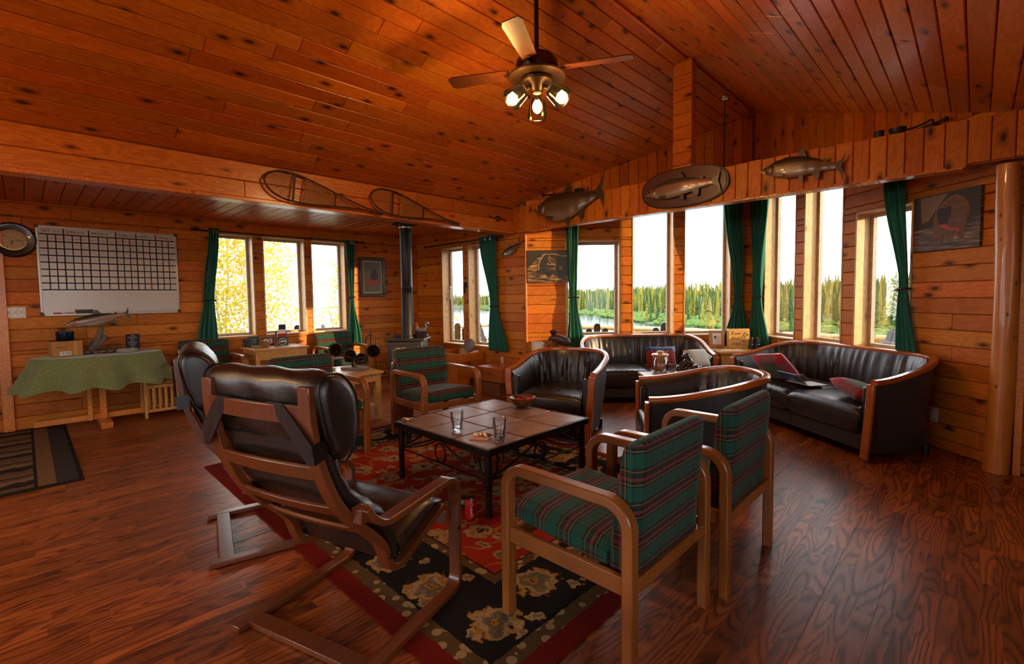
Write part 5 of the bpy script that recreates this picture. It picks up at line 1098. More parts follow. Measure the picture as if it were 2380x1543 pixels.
ob('pot', G().lathe([(.0, 0), (.068, 0), (.085, .095), (.08, .095), (.0, .09)], 22), plain('brown_pot', (.07, .022, .012), .45), t); RO = plain('rooster_glaze', (.22, .27, .22), .3, var=.5, scale=30); RW_ = plain('rooster_orange', (.45, .15, .05), .4)
for i in range(14): a = 2 * math.pi * i / 14; ob('rib', G().cyl((.070 * math.cos(a), .070 * math.sin(a), .004), (.086 * math.cos(a), .086 * math.sin(a), .092), .004, n=5), bpy.data.materials['brown_pot'], t)
ob('rooster_body', G().ell((0, 0, .105), (.075, .05, .035), 14), RO, t); ob('rooster_neck', G().tube([(-.05, 0, .11), (-.062, 0, .15), (-.058, 0, .18)], [.03, .02, .018], 10), RW_, t); ob('comb', G().prism([(-.075, -.004, .19), (-.07, -.004, .215), (-.058, -.004, .20), (-.05, -.004, .215), (-.042, -.004, .185)], (0, .008, 0)), RED, t); ob('beak', G().cyl((-.072, 0, .182), (-.095, 0, .178), .007, .001, 6), BRASS, t)
for k in range(3): ob('tail_feather', G().tube(spl([(.06, (k - 1) * .012, .115), (.085, (k - 1) * .016, .15), (.07, (k - 1) * .02, .19 + .01 * k), (.095, (k - 1) * .02, .215 + .005 * k), (.118, (k - 1) * .02, .195)], 4), [.012 - .0004 * i for i in range(17)], 7), RO, t)
t = thing('fireplace_tools', 'black fireplace tool stand between the green curtain and the stove', 'fireplace tools', (-6.92, 3.83, 0), rad(44))
ob('base', G().lathe([(0, 0), (.10, 0), (.10, .015), (.03, .03), (0, .03)], 20), BLACK, t); ob('stand', G().cyl((0, 0, .02), (0, 0, .80), .009, n=8), BLACK, t); ob('knob', G().ell((0, 0, .81), (.013, .013, .025), 8), BLACK, t)
ob('hoop', G().tube([(.065 * math.cos(a), 0, .70 + .08 * math.sin(a)) for a in [math.pi * i / 10 for i in range(11)]] , .006, 6), BLACK, t)
for k, x in enumerate((-.075, .075)): ob('tool', G().cyl((x, 0, .12), (x, 0, .74), .006, n=7).bx((x, 0, .10), (.05, .015, .10)), BLACK, t)
# ---- log bin, crate, carton ----
t = thing('log_bin', 'open orange pine firewood bin below the small window', 'bin', (-5.85, 4.71, 0))
for z in (0, .128, .256, .384):
    for x0, y0, x1, y1 in ((-.35, -.27, .35, -.25), (-.35, .25, .35, .27)): ob('side_board', G().box(x0, y0, z + .001, x1, y1, z + .126), WALLW, t, bev=.002)
    for x in (.33, -.35): ob('side_board', G().box(0, -.01, 0, .50, .01, .125), WALLW, t, mw=Matrix.Translation((x + .01, -.25, z + .064)) @ Matrix.Rotation(rad(90), 4, 'Z') @ Matrix.Rotation(rad(90), 4, 'X') @ Matrix.Translation((0, 0, 0)) @ Matrix.Translation((0, 0, 0)) if 0 else Matrix.Translation((x + .01, -.25, z + .001)) @ Matrix.Rotation(rad(90), 4, 'Z'))
ob('bottom_board', G().box(-.34, -.25, .0, .34, .25, .018), WALLW, t)
BK = plain('birch_bark_split', (.35, .3, .25), .8, var=.6, scale=18, bump=.4); CUTW = plain('cut_log_end', (.5, .26, .12), .8, var=.3); BKD = plain('rough_brown_bark', (.08, .04, .02), .9, var=.6, scale=30, bump=.6)
def firelog(label, a, b, r, m):
    t = thing('firewood_log', label, 'log'); a, b = Vector(a), Vector(b); ob('bark', G().tube([a.lerp(b, i / 4) for i in range(5)], [r, r * 1.04, r * .97, r * 1.03, r], 12), m, t, smooth=60); d = (b - a).normalized()
    for p, s in ((a, -1), (b, 1)): ob('cut_end', G().cyl(p + d * s * .001, p + d * s * .004, r * .93, n=12), CUTW, t)
firelog('brown barked log sticking up out of the firewood bin', (-5.62, 4.66, .52), (-5.72, 4.90, .64), .075, BKD); firelog('pale birch log lying at the rim of the firewood bin', (-5.66, 4.70, .42), (-5.60, 4.935, .475), .055, BK)
for i, (x, y) in enumerate(((-6.0, 4.62), (-5.85, 4.8), (-6.05, 4.85))): firelog(['dark log deep in the firewood bin at its front left', 'dark log deep in the middle of the firewood bin', 'dark log deep in the firewood bin at its back left'][i], (x - .12, y, .09), (x + .14, y, .10), .065, BKD)
t = thing('wooden_crate', 'varnished wooden crate with faded lettering stacked on a low carton', 'crate', (-4.87, 4.70, .172))
for x0, y0, x1, y1 in ((-.26, -.20, .26, -.185), (-.26, .185, .26, .20), (-.26, -.185, -.245, .185), (.245, -.185, .26, .185)): ob('side_panel', G().box(x0, y0, 0, x1, y1, .185), TRIMW, t, bev=.002)
ob('lid', G().box(-.26, -.2, .185, .26, .2, .197), TRIMW, t, bev=.002); text('stamp', 'BOX TREE', .062, plain('faded_stamp', (.10, .03, .012), .7), t, (-.21, -.2005, .085), (rad(90), 0, 0))
t = thing('carton', 'plain brown carton on the floor under the wooden crate', 'box', (-4.87, 4.70, 0)); CARD = plain('cardboard', (.17, .07, .022), .8, var=.15); ob('body', G().box(-.225, -.235, 0, .235, .18, .158), CARD, t, bev=.002); ob('flap', G().box(-.225, -.235, .159, .0, .18, .162), CARD, t); ob('flap', G().box(.005, -.235, .159, .235, .18, .162), CARD, t)
# ---- things on the green table ----
Z = .7845
t = thing('cardboard_box', 'small cardboard box with white barcode label on the green tablecloth', 'box', (-7.02, .30, Z), rad(6)); CB2 = plain('kraft_cardboard', (.42, .19, .045), .75, var=.12); ob('body', G().box(-.11, -.13, 0, .11, .115, .16), CB2, t, bev=.003); ob('tape', G().box(.1102, .04, 0, .1112, .07, .16), plain('packing_tape', (.55, .25, .05), .3), t); ob('barcode_label', G().box(.1102, -.07, .012, .1112, .02, .052), PAPER, t)
g = G(); q = random.Random(4)
for i in range(26): y = -.066 + i * .0032; g.box(.1112, y, .018 + (.012 if i % 5 == 0 else 0), .1116, y + q.uniform(.0006, .0022), .046)
ob('barcode', g, INK, t, smooth=0); text('box_writing', 'RWL-17', .024, INK, t, (.1114, -.09, .09), (rad(90), 0, rad(90)))
t = thing('dark_tin', 'shiny dark blue tin standing on the cardboard box', 'tin', (-7.02, .295, Z + .162)); BT = NT('blue_tin'); BT.P(col=(.02, .05, .09), rough=.18, metal=.9); ob('body', G().lathe([(.0, 0), (.07, 0), (.074, .006), (.074, .10), (.070, .103), (.066, .10), (.064, .02), (.0, .02)], 28), BT.m, t); ob('rim', G().tube([(.074 * math.cos(a), .074 * math.sin(a), .10) for a in [2 * math.pi * i / 28 for i in range(28)]], .003, 6, True), CHROME, t)
M = Matrix(((0, 1, 0, -6.98), (1, 0, 0, .30), (0, 0, 1, 1.115), (0, 0, 0, 1))) @ Matrix.Rotation(rad(-11), 4, 'Y')
fish('trout_sculpture', 'painted rainbow trout leaping above driftwood on the green table', .56, .13, .075, FM[3], M, full=True, cat='sculpture')
t = thing('driftwood_base', 'grey driftwood with green grass blades and stones carrying the trout', 'sculpture', (-7.03, .57, Z)); DRIFT = plain('grey_driftwood', (.12, .10, .075), .8, var=.6, scale=25, bump=.5)
ob('driftwood', G().tube(spl([(0, -.10, 0), (.01, -.05, .08), (0, .0, .18), (.01, .02, .26), (.03, .03, .30)], 4), [.045 - .0018 * i for i in range(17)], 9), DRIFT, t, smooth=60); ob('driftwood', G().tube([(0, -.04, .06), (.02, .04, .15), (.02, .06, .20)], [.03, .025, .012], 8), DRIFT, t)
GR = plain('plastic_grass', (.015, .06, .012), .5)
for i, (a, b, c) in enumerate((((-.0, -.10, .02), (0, -.04, .10), (.02, .08, .22)), ((.02, -.12, .02), (.02, -.05, .07), (.02, .10, .16)), ((0, .02, .0), (0, .09, .10), (.02, .19, .15)), ((.02, .03, 0), (.03, .10, .07), (.03, .21, .11)), ((.01, -.1, .03), (.0, -.06, .14), (.0, .03, .23)), ((.03, .03, 0), (.04, .12, .06), (.04, .20, .085)))):
    ob('grass_blade', G().tube(spl([a, b, c], 5), [.006 - .0005 * k for k in range(11)], 5), GR, t)
STN = plain('river_stone', (.10, .07, .05), .35, var=.5, scale=20)
for i, (y, r_) in enumerate(((-.115, .036), (-.03, .028), (.03, .03), (.10, .033), (.115, .02))): ob('stone', G().ell((.05 + .01 * math.sin(i), y, r_ * .7 + (.045 if i == 4 else 0)), (r_, r_ * 1.2, r_ * .75), 10), STN, t)
t = thing('chalkboard_sign', 'little chalkboard easel with white handwriting on the green table', 'sign', (-7.06, .865, Z), rad(90)); tl = Matrix.Rotation(rad(12), 4, 'X')
ob('slate', G().box(-.066, -.006, .02, .066, .006, .20), INK, t, mw=tl, bev=.006); ob('strut', G().bar((.05, .0, .2), (.06, .075, 0), .012, .006), MAPLE, t); ob('strut', G().bar((-.05, .0, .2), (-.06, .075, 0), .012, .006), MAPLE, t); ob('ledge', G().box(-.06, -.02, .008, .06, .01, .02), MAPLE, t)
CH = plain('chalk', (.65, .65, .6), .9); 
for i, s_ in enumerate(('Lodge', 'Dragon Flies', 'in the', 'Photo', 'Competition', 'outdoors', 'by the', 'lake')):
    o = text('chalk_line', s_, .017, CH, t, (0, 0, 0), align='CENTER'); o.matrix_local = tl @ Matrix.Translation((0, -.0066, .178 - i * .0205)) @ Matrix.Rotation(rad(90), 4, 'X')
t = thing('plate_stack', 'small stack of white paper plates at the front of the green table', 'plates', (-6.93, .80, Z))
for i in range(5): ob('plate', G().lathe([(0, 0), (.06, .0), (.095, .008), (.095, .010), (.06, .003), (0, .003)], 26, (0, 0, i * .0065)), WHITE, t)
for lb, y, x, rz, w_ in (('sheet of white paper beside the cardboard box', .52, -6.86, 25, .09), ('small red and black trinket beside the chalkboard', .79, -7.10, 0, .02)):
    if w_ > .05: tagm('paper_sheet', G().box(-.07, -w_, 0, .07, w_, .0015), PAPER, lb, 'paper', loc=(x, y, Z), rz=rad(rz))
    else: t = thing('trinket', lb, 'trinket', (x, y, Z)); ob('body', G().ell((0, 0, .014), (.014, .022, .014), 10), RED, t); ob('head', G().ell((0, -.024, .018), .010, 8), INK, t)
# ---- left window end table ----
Z = .7205
def binoculars(label, loc, rz, s=1):
    t = thing('binoculars', label, 'binoculars', loc, rad(rz))
    for x in (-.036 * s, .036 * s):
        ob('barrel', G().lathe([(0, 0), (.031 * s, 0), (.031 * s, .035 * s), (.027 * s, .055 * s), (.026 * s, .10 * s), (.021 * s, .115 * s), (0, .115 * s)], 18, (x, 0, 0)), BLACKP, t, smooth=30); ob('eyepiece', G().lathe([(0, .115 * s), (.019 * s, .115 * s), (.019 * s, .15 * s), (0, .15 * s)], 16, (x * .9, 0, 0)), BLACKP, t); ob('ring', G().tube([(x + .0275 * s * math.cos(a), .0275 * s * math.sin(a), .06 * s) for a in [2 * math.pi * i / 16 for i in range(16)]], .0015, 5, True), CHROME, t)
    ob('bridge', G().bx((0, 0, .095 * s), (.03 * s, .025 * s, .03 * s)), BLACKP, t); ob('focus_wheel', G().cyl((0, 0, .07 * s), (0, 0, .125 * s), .010 * s, n=12), BLACK, t)
binoculars('black binoculars at the left rear of the maple table under the left window', (-7.09, 2.085, Z), 70, .8)
t = thing('menu_holder', 'clear acrylic holder with a teal printed card', 'sign holder', (-6.93, 2.125, Z), rad(80)); TEAL = plain('teal_card', (.01, .15, .12), .4); ob('card', G().box(-.06, -.001, .02, .06, .001, .15), TEAL, t); ob('holder', G().box(-.065, -.004, 0, .065, -.0015, .155), GLASS, t); ob('base', G().box(-.065, -.03, 0, .065, .03, .003), GLASS, t); ob('photo', G().box(-.03, -.0015, .055, .03, -.001, .125), plain('grey_print', (.35, .33, .3), .6, var=.5, scale=60), t); text('card_text', 'Fish On', .018, WHITE, t, (-.035, -.0015, .03), (rad(90), 0, 0))
t = thing('bead_basket', 'woven basket filled with gold beads and ribbons', 'basket', (-6.86, 2.235, Z)); WV = plain('wicker', (.3, .14, .045), .7, var=.5, scale=70, bump=.5)
ob('bowl', G().lathe([(0, 0), (.04, 0), (.075, .045), (.08, .07), (.074, .07), (.045, .01), (0, .01)], 20), WV, t); ob('handle', G().tube([(0, .078 * math.cos(a), .065 + .06 * math.sin(a)) for a in [math.pi * i / 10 for i in range(11)]], .004, 6), INK, t)
for i in range(9): a = i * 2.4; ob('bead', G().ell((.04 * math.cos(a), .045 * math.sin(a), .068 + .006 * (i % 3)), .014, 8), BRASS if i % 3 else RED, t)
t = thing('photo_frame', 'tilted photo frame standing behind the bead basket', 'photo frame', (-7.06, 2.35, Z), rad(86)); tl = Matrix.Rotation(rad(-12), 4, 'X'); ob('frame', G().box(-.085, -.006, 0, .085, .006, .12), plain('mottled_frame', (.12, .07, .06), .6, var=.6, scale=60), t, mw=tl, bev=.002); ob('picture', G().box(-.055, -.007, .025, .055, -.0062, .095), PAPER, t, mw=tl); ob('stand', G().bar((0, .03, .08), (0, .075, 0), .02, .003), BLACKP, t)
t = thing('pencil_pot', 'small terracotta pot holding pencils', 'pot', (-6.88, 2.39, Z)); ob('pot', G().lathe([(0, 0), (.022, 0), (.03, .055), (.033, .055), (.033, .066), (.028, .066), (.02, .01), (0, .01)], 16), plain('terracotta', (.3, .06, .025), .7), t)
for i in range(3): ob('pencil', G().cyl((.005 * i - .005, 0, .01), (.02 * i - .025, .02 - .012 * i, .115), .0035, n=6), (RED, INK, BRASS)[i], t)
t = thing('brochure_rack', 'stepped rack of brochures with a fish emblem on its green front', 'brochure rack', (-6.97, 2.49, Z), rad(86)); DG = plain('dark_green_card', (.03, .07, .05), .6)
ob('front_pocket', G().box(-.075, -.06, 0, .075, -.055, .12), DG, t); ob('rear_pocket', G().box(-.075, .0, 0, .075, .005, .20), DG, t)
for i, (c, h_, y) in enumerate(((PAPER, .19, -.04), (RED, .165, -.045), (plain('lime_brochure', (.25, .35, .05), .5), .18, -.02), (WHITE, .22, -.01), (BLACKP, .29, .012))): ob('brochure', G().box(-.065 + .01 * i, y, .01, .045 + .006 * i, y + .003, h_), c, t)
ob('emblem_ring', G().tube([(.05 * math.cos(a), -.062, .055 + .042 * math.sin(a)) for a in [2 * math.pi * i / 24 for i in range(24)]], .004, 6, True), WHITE, t); ob('emblem_fish', G().ell((0, -.061, .058), (.032, .003, .013), 12).prism([(.028, -.063, .058), (.046, -.063, .075), (.046, -.063, .042)], (0, .003, 0)), PAPER, t)
for i, (x, y, rz) in enumerate(((-6.80, 2.47, 20), (-6.74, 2.56, -8))): tagm('leaflet', G().box(-.05, -.07, 0, .05, .07, .002), PAPER, ['white leaflet at the front of the left window table', 'pale leaflet near the right front corner of the left window table'][i], 'leaflet', loc=(x, y, Z), rz=rad(rz))
# ---- sunflower table ----
Z = .5505
t = thing('sunflower_sculpture', 'dark bronze sculpture of four sunflower cups on a rough slab', 'sculpture', (-5.07, 2.60, Z), rad(30)); 
ob('slab', G().prism([(-.14, -.07, 0), (.15, -.08, 0), (.17, .03, 0), (.10, .09, 0), (-.12, .08, 0)], (0, 0, .03)), plain('mossy_slab', (.16, .14, .10), .5, var=.8, scale=45, bump=.6), t, bev=.008); ob('stem', G().tube(spl([(0, 0, .02), (-.01, .0, .08), (.0, .01, .14)], 4), .03, 9), BRONZE, t)
for i, (c, ax, r_) in enumerate((((-.16, -.12, .235), (.35, -.75, .25), .075), ((-.02, -.06, .16), (.1, -.9, .3), .075), ((.17, .12, .20), (.5, -.7, .35), .078), ((.06, .02, .13), (.55, -.4, -.4), .062))):
    fl = ob('flower_cup', G(), BRONZE, t); fl.data.clear_geometry(); Mq = Vector(ax).normalized().to_track_quat('Z', 'Y').to_matrix().to_4x4(); g = G(); n = 22
    def cup(u, v, r_=r_): a = 2 * math.pi * u; rr = r_ * (.25 + .75 * v ** .6) * (1 + (.10 if v > .9 else 0) * math.sin(a * 11)); return Mq @ Vector((rr * math.cos(a), rr * math.sin(a), -.07 + .075 * v))
    g.grid(cup, 44, 7, True); g.f.append(tuple(j * 7 for j in range(44))); fl.data.from_pydata([tuple(p) for p in g.v], [], g.f); fl.location = c; k = fl.modifiers.new('s', 'SOLIDIFY'); k.thickness = .005; fl.data.polygons.foreach_set('use_smooth', [True] * len(fl.data.polygons))
    for j in range(16): a = 2 * math.pi * j / 16; p0 = Mq @ Vector((r_ * math.cos(a), r_ * math.sin(a), .003)); p1 = Mq @ Vector((r_ * 1.2 * math.cos(a), r_ * 1.2 * math.sin(a), .012)); ob('petal', G().cyl(p0, p1, .007, .001, 5), BRONZE, fl)
    ob('branch', G().tube(spl([(0, 0, .12), Vector(c) * .6 + Vector((0, 0, .02)), Vector(c) - Vector(ax).normalized() * .06], 4), .012, 7), BRONZE, t)
t = thing('small_dish', 'little white dish on the table beside the bronze sunflowers', 'dish', (-5.22, 2.40, Z)); ob('bowl', G().lathe([(0, 0), (.03, 0), (.055, .02), (.052, .022), (.028, .005), (0, .005)], 22), WHITE, t); ob('rim', G().tube([(.0535 * math.cos(a), .0535 * math.sin(a), .0215) for a in [2 * math.pi * i / 22 for i in range(22)]], .002, 5, True), PAPER, t)
MAUVE = fabric('mauve_cloth', (.2, .11, .11), (.27, .16, .16))
for y0, lb in ((1.93, 'mauve rounded pad leaning on the chair back left of the sunflower table'), (2.74, 'mauve rounded pad leaning on the chair back right of the sunflower table')):
    t = thing('rounded_pad', lb, 'pad', (-4.52 if y0 < 2 else -4.30, y0, 0)); pp = [(-.16, .30), (.14, .30)] + [(.14, .60)] + [(.0 + .14 * math.cos(a), .62 + .16 * math.sin(a)) for a in [math.pi * i / 10 * .95 for i in range(11)]] + [(-.16, .60)]
    ob('pad', G().prism([(0, y, z) for y, z in pp], (.03, 0, 0)), MAUVE, t, bev=.008); ob('support', G().box(.005, -.12, 0, .025, .10, .30), OAK, t)
# ---- coffee table things ----
Z = .4415
WATER = glass('water', (.95, .96, .95), 0, 1.33, 1)
def tumbler(label, loc, lvl, r=.046, h=.146):
    t = thing('drinking_glass', label, 'glass', loc); n = 10
    ob('glass', G().lathe([(0, 0), (r * .76, 0), (r * .78, .006), (r * .82, h * .45), (r * .97, h * .55), (r, h), (r * .95, h), (r * .92, h * .56), (r * .76, h * .46), (r * .70, .02), (0, .018)], 26), GLASS, t, smooth=50)
    g = G()
    for k in range(n): a = 2 * math.pi * k / n; g.cyl((r * .80 * math.cos(a), r * .80 * math.sin(a), .006), (r * .83 * math.cos(a), r * .83 * math.sin(a), h * .45), .0035, n=6)
    ob('facet_ribs', g, GLASS, t); ob('water', G().lathe([(0, .019), (r * .69, .021), (r * .72, lvl), (0, lvl)], 22), WATER, t); ob('rim', G().tube([(r * .975 * math.cos(a), r * .975 * math.sin(a), h) for a in [2 * math.pi * i / 26 for i in range(26)]], .0016, 5, True), CHROME, t); ob('base_ring', G().tube([(r * .74 * math.cos(a), r * .74 * math.sin(a), .004) for a in [2 * math.pi * i / 26 for i in range(26)]], .003, 5, True), CHROME, t)
tumbler('faceted drinking glass on the coffee table, left one of two', (-2.505, 2.01, Z), .035); tumbler('faceted drinking glass near the front corner of the coffee table', (-2.14, 2.06, Z), .045)
t = thing('snack_bowl', 'brown wooden bowl of red snacks with a spoon on the coffee table', 'bowl', (-2.665, 2.83, Z)); ob('bowl', G().lathe([(0, 0), (.04, 0), (.075, .025), (.108, .07), (.113, .085), (.106, .085), (.07, .032), (0, .016)], 30), plain('lacquered_bowl', (.12, .04, .01), .25, var=.6, scale=25, coat=.6), t)
g = G(); q = random.Random(9)
for i in range(150): a = q.uniform(0, 6.3); r_ = .075 * q.random() ** .5; g.ell((r_ * math.cos(a) + .02, r_ * math.sin(a), .062 + .02 * (1 - r_ / .08) + q.uniform(0, .008)), (.008, .006, .005), 6)
o = ob('red_snacks', g, plain('red_snack', (.45, .03, .008), .5, var=.4), t, smooth=60); o['kind'] = 'stuff'; ob('spoon', G().tube([(.02, -.02, .085), (-.05, -.05, .098), (-.11, -.075, .10)], [.006, .005, .007], 7).ell((.03, -.015, .082), (.022, .015, .005), 10), BLACKP, t)
t = thing('paper_napkin', 'folded pink napkin with torn wrappers beside the front glass', 'napkin', (-2.285, 2.02, Z), rad(35)); ob('napkin', G().box(-.06, -.05, 0, .06, .05, .005), plain('pink_paper', (.55, .34, .26), .8), t); FOIL = plain('foil', (.5, .35, .15), .25, .9, bump=.6, scale=60)
for i in range(4): ob('wrapper', G().pillow(.06, .03, .014, 8, Matrix.Translation((-.02 + .025 * i, .02 + .01 * (i % 2), .016)) @ Matrix.Rotation(i * .9, 4, 'Z') @ Matrix.Rotation(.5, 4, 'X')), FOIL if i % 2 else PAPER, t)
t = thing('foil_wrapper', 'crumpled foil wrapper at the left corner of the coffee table', 'wrapper', (-3.03, 1.945, Z)); 
for i in range(3): ob('fold', G().pillow(.075, .03, .018, 8, Matrix.Translation((0, .015 * i - .015, .010)) @ Matrix.Rotation(.5 * i - .4, 4, 'Z')), (FOIL, PAPER, FOIL)[i], t)
t = thing('soda_can', 'red soda can with white script standing on the rug under the table', 'can', (-2.175, 1.835, .0095)); ob('body', G().lathe([(0, 0), (.026, 0), (.033, .012), (.033, .105), (.027, .118), (.027, .121), (0, .119)], 24), RED, t); ob('lid', G().lathe([(0, .1195), (.026, .1195), (.027, .1225), (.0245, .1225), (0, .1205)], 22), CHROME, t)
text('script', 'Coca-Cola', .028, WHITE, t, (.0255, -.0225, .012), (0, rad(-90), rad(-41)), shear=.4)
t = thing('plastic_bottle', 'empty clear plastic bottle with red cap lying under the table', 'bottle', (-2.30, 1.90, .045), rad(15)); ob('bottle', G().tube([(-.12, 0, 0), (-.115, 0, 0), (-.03, 0, 0), (.03, 0, 0), (.055, 0, 0), (.07, 0, 0)], [.028, .034, .034, .033, .02, .013], 18), GLASS, t); ob('cap', G().cyl((.07, 0, 0), (.09, 0, 0), .0145, n=16), RED, t); ob('label_band', G().cyl((-.07, 0, 0), (-.01, 0, 0), .0345, n=18), GLASS, t)
# ---- side table by the loveseat ----
Z = .5005
t = thing('cookie_jar', 'glass cookie jar with round wooden lid on the maple side table', 'jar', (-2.475, 4.845, Z)); 
ob('jar', G().lathe([(0, 0), (.078, 0), (.088, .012), (.09, .03), (.088, .14), (.078, .16), (.072, .17), (.072, .185), (.068, .185), (.068, .17), (.084, .14), (.086, .03), (0, .012)], 30), GLASS, t, smooth=50); ob('lid', G().lathe([(0, .185), (.088, .187), (.094, .196), (.088, .206), (.03, .212), (0, .212)], 30), MAPLE, t); ob('knob', G().ell((0, 0, .225), (.035, .035, .017), 16), MAPLE, t)
ob('neck_ring', G().tube([(.074 * math.cos(a), .074 * math.sin(a), .178) for a in [2 * math.pi * i / 26 for i in range(26)]], .003, 6, True), CHROME, t)
CK = plain('cookie', (.3, .11, .035), .8, var=.4, scale=60, bump=.4)
for i, (x, y, z, a, b) in enumerate(((-.03, -.02, .05, 80, 10), (.02, -.03, .05, 30, 60), (.0, .03, .04, 15, 20), (.035, .02, .075, 40, -30), (-.01, 0, .03, 5, 5))): ob('cookie', G().lathe([(0, -.008), (.034, -.006), (.038, 0), (.034, .007), (0, .01)], 16), CK, t, mw=Matrix.Translation((x, y, z)) @ Matrix.Rotation(rad(a), 4, 'X') @ Matrix.Rotation(rad(b), 4, 'Y'))
tumbler('small clear glass right beside the cookie jar', (-2.385, 4.945, Z), .028, .031, .092)
t = thing('bear_carving', 'dark burl carving of a bear cub beside the small glass', 'carving', (-2.235, 5.02, Z), rad(44)); BURL = plain('dark_burl', (.03, .016, .011), .35, var=.8, scale=40, bump=.9, coat=.4)
ob('burl', G().tube(spl([(-.13, 0, .03), (-.07, .0, .05), (.0, .01, .04), (.08, 0, .045), (.13, 0, .03)], 4), [.03 + .02 * math.sin(i * .9) ** 2 for i in range(17)], 10), BURL, t, smooth=70); ob('bear_body', G().ell((.0, 0, .11), (.055, .045, .065), 14), BURL, t); ob('bear_head', G().ell((-.025, -.005, .185), (.036, .034, .034), 12), BURL, t); ob('muzzle', G().ell((-.06, -.01, .18), (.02, .016, .014), 10), BURL, t)
for s in (-1, 1): ob('ear', G().ell((-.015, s * .025, .215), (.012, .009, .013), 8), BURL, t); ob('foreleg', G().tube([(-.02, s * .035, .13), (-.07, s * .03, .09), (-.09, s * .025, .06)], [.02, .018, .015], 8), BURL, t)
# ---- corner table ----
Z = .6305
t = thing('photo_frame', 'carved maple photo frame at the left of the corner table in the bay', 'photo frame', (-2.50, 6.50, Z), rad(40)); tl = Matrix.Rotation(rad(-8), 4, 'X'); CF = plain('carved_pale_wood', (.45, .24, .11), .5, var=.5, scale=90, bump=.5); ob('frame', G().box(-.10, -.009, 0, .10, .009, .235), CF, t, mw=tl, bev=.003); ob('print', G().box(-.055, -.0105, .045, .055, -.0092, .195), PAPER, t, mw=tl); ob('stand', G().bar((0, .03, .17), (0, .10, 0), .03, .004), BLACKP, t)
g = G(); g.prism([(-.03, -.0115, .12), (-.035, -.0115, .15), (-.022, -.0115, .165), (-.01, -.0115, .15), (-.012, -.0115, .12), (-.02, -.0115, .13)], (0, .0006, 0))
for i in range(4): g.box(-.002, -.0115, .155 - i * .011, .035 - .006 * (i % 2), -.011, .1575 - i * .011)
for i in range(5): g.box(-.03, -.0115, .105 - i * .012, .03, -.011, .1062 - i * .012)
ob('printed_note', g, INK, t, mw=tl, smooth=0)
t = thing('wooden_sign', 'square carved wooden block sign with script lettering and a fish', 'sign', (-2.265, 6.60, Z), rad(42)); ob('block', G().box(-.135, -.035, 0, .135, .035, .26), wood('sign_maple', (.55, .27, .075), (.68, .37, .12), (.3, .1, .02), knots=0, var=.02), t, bev=.004); BURN = plain('burnt_line', (.09, .03, .008), .8)
for i, s_ in enumerate(('Royal', 'Wolf', 'Lodge')): text('lettering', s_, .055, BURN, t, (-.11, -.0355, .185 - i * .068), (rad(90), 0, 0), shear=.35)
g = G(); g.tube(spl([(.03, -.036, .12), (.045, -.036, .165), (.08, -.036, .195), (.11, -.036, .19), (.118, -.036, .17), (.09, -.036, .165), (.07, -.036, .14), (.062, -.036, .105), (.03, -.036, .12)], 4), .0025, 5)
g.tube([(.06, -.036, .105), (.045, -.036, .085), (.085, -.036, .09)], .0025, 5); g.tube(spl([(.06, -.036, .185), (.075, -.036, .21), (.095, -.036, .205)], 3), .002, 5); g.tube(spl([(.05, -.036, .14), (.075, -.036, .17), (.105, -.036, .178)], 4), .0015, 5); g.ell((.107, -.036, .182), .003, 6); g.tube(spl([(.05, -.036, .05), (.065, -.036, .06), (.08, -.036, .05), (.11, -.036, .056)], 4), .0018, 5); ob('fish_carving', g, BURN, t)
binoculars('large dark binoculars standing on the corner table beside the wooden sign', (-2.07, 6.62, Z), 40, 1.05)
for i, (x, y, rz) in enumerate(((-2.30, 6.30, 30), (-2.20, 6.40, 55))): tagm('paper_note', G().box(-.06, -.035, 0, .06, .035, .0015), PAPER, ['paper note at the front left of the corner table', 'paper note at the front of the corner table below the sign'][i], 'paper', loc=(x, y, Z), rz=rad(rz))
# ---- moose table ----
Z = .6005
t = thing('photo_frame', 'white patterned photo frame behind the barrel chair', 'photo frame', (-4.22, 4.80, Z), rad(44)); tl = Matrix.Rotation(rad(-10), 4, 'X'); ob('frame', G().box(-.085, -.008, 0, .085, .008, .15), plain('white_pattern', (.6, .58, .5), .5, var=.45, scale=70), t, mw=tl, bev=.002); ob('print', G().box(-.045, -.0095, .04, .045, -.008, .115), PAPER, t, mw=tl); ob('stand', G().bar((0, .02, .11), (0, .07, 0), .02, .003), BLACKP, t)
t = thing('dried_flowers', 'small bunch of dried flowers between white frame and moose figure', 'flowers', (-4.13, 4.90, Z)); ob('pot', G().lathe([(0, 0), (.03, 0), (.045, .055), (.04, .055), (0, .05)], 16), plain('dark_pot', (.06, .035, .02), .5), t); ST = plain('dry_stem', (.10, .075, .03), .8); BL = plain('dry_bloom', (.32, .17, .12), .8, var=.5)
for i in range(16): a = i * 2.4; r_ = .055 * (i / 16) ** .5; e = Vector((r_ * 1.3 * math.cos(a), r_ * 1.3 * math.sin(a), .12 + .03 * math.cos(i))); s = ob('stem', G().cyl((0, 0, .05), e, .002, n=5), ST, t); ob('bloom', G().ell(e, .015, 8), BL if i % 2 else BRASS, s)
t = thing('moose_figure', 'dark carved bull moose figure in front of the bay curtain', 'figurine', (-4.0, 5.03, Z), rad(44)); MO = plain('dark_moose', (.05, .02, .011), .45, var=.5, scale=40, bump=.5, coat=.2)
v = [(0.13, 0, .12, .035, .055), (.06, 0, .145, .05, .07), (-.03, 0, .165, .055, .075), (-.08, 0, .185, .045, .06), (-.12, 0, .195, .03, .04), (-.15, 0, .19, .025, .03), (-.185, 0, .165, .018, .02)]
g = G(); k = 12
for x, y, z, a, b in v:
    for q_ in range(k): an = 2 * math.pi * q_ / k; g.v.append((x, y + a * math.cos(an), z + b * math.sin(an)))
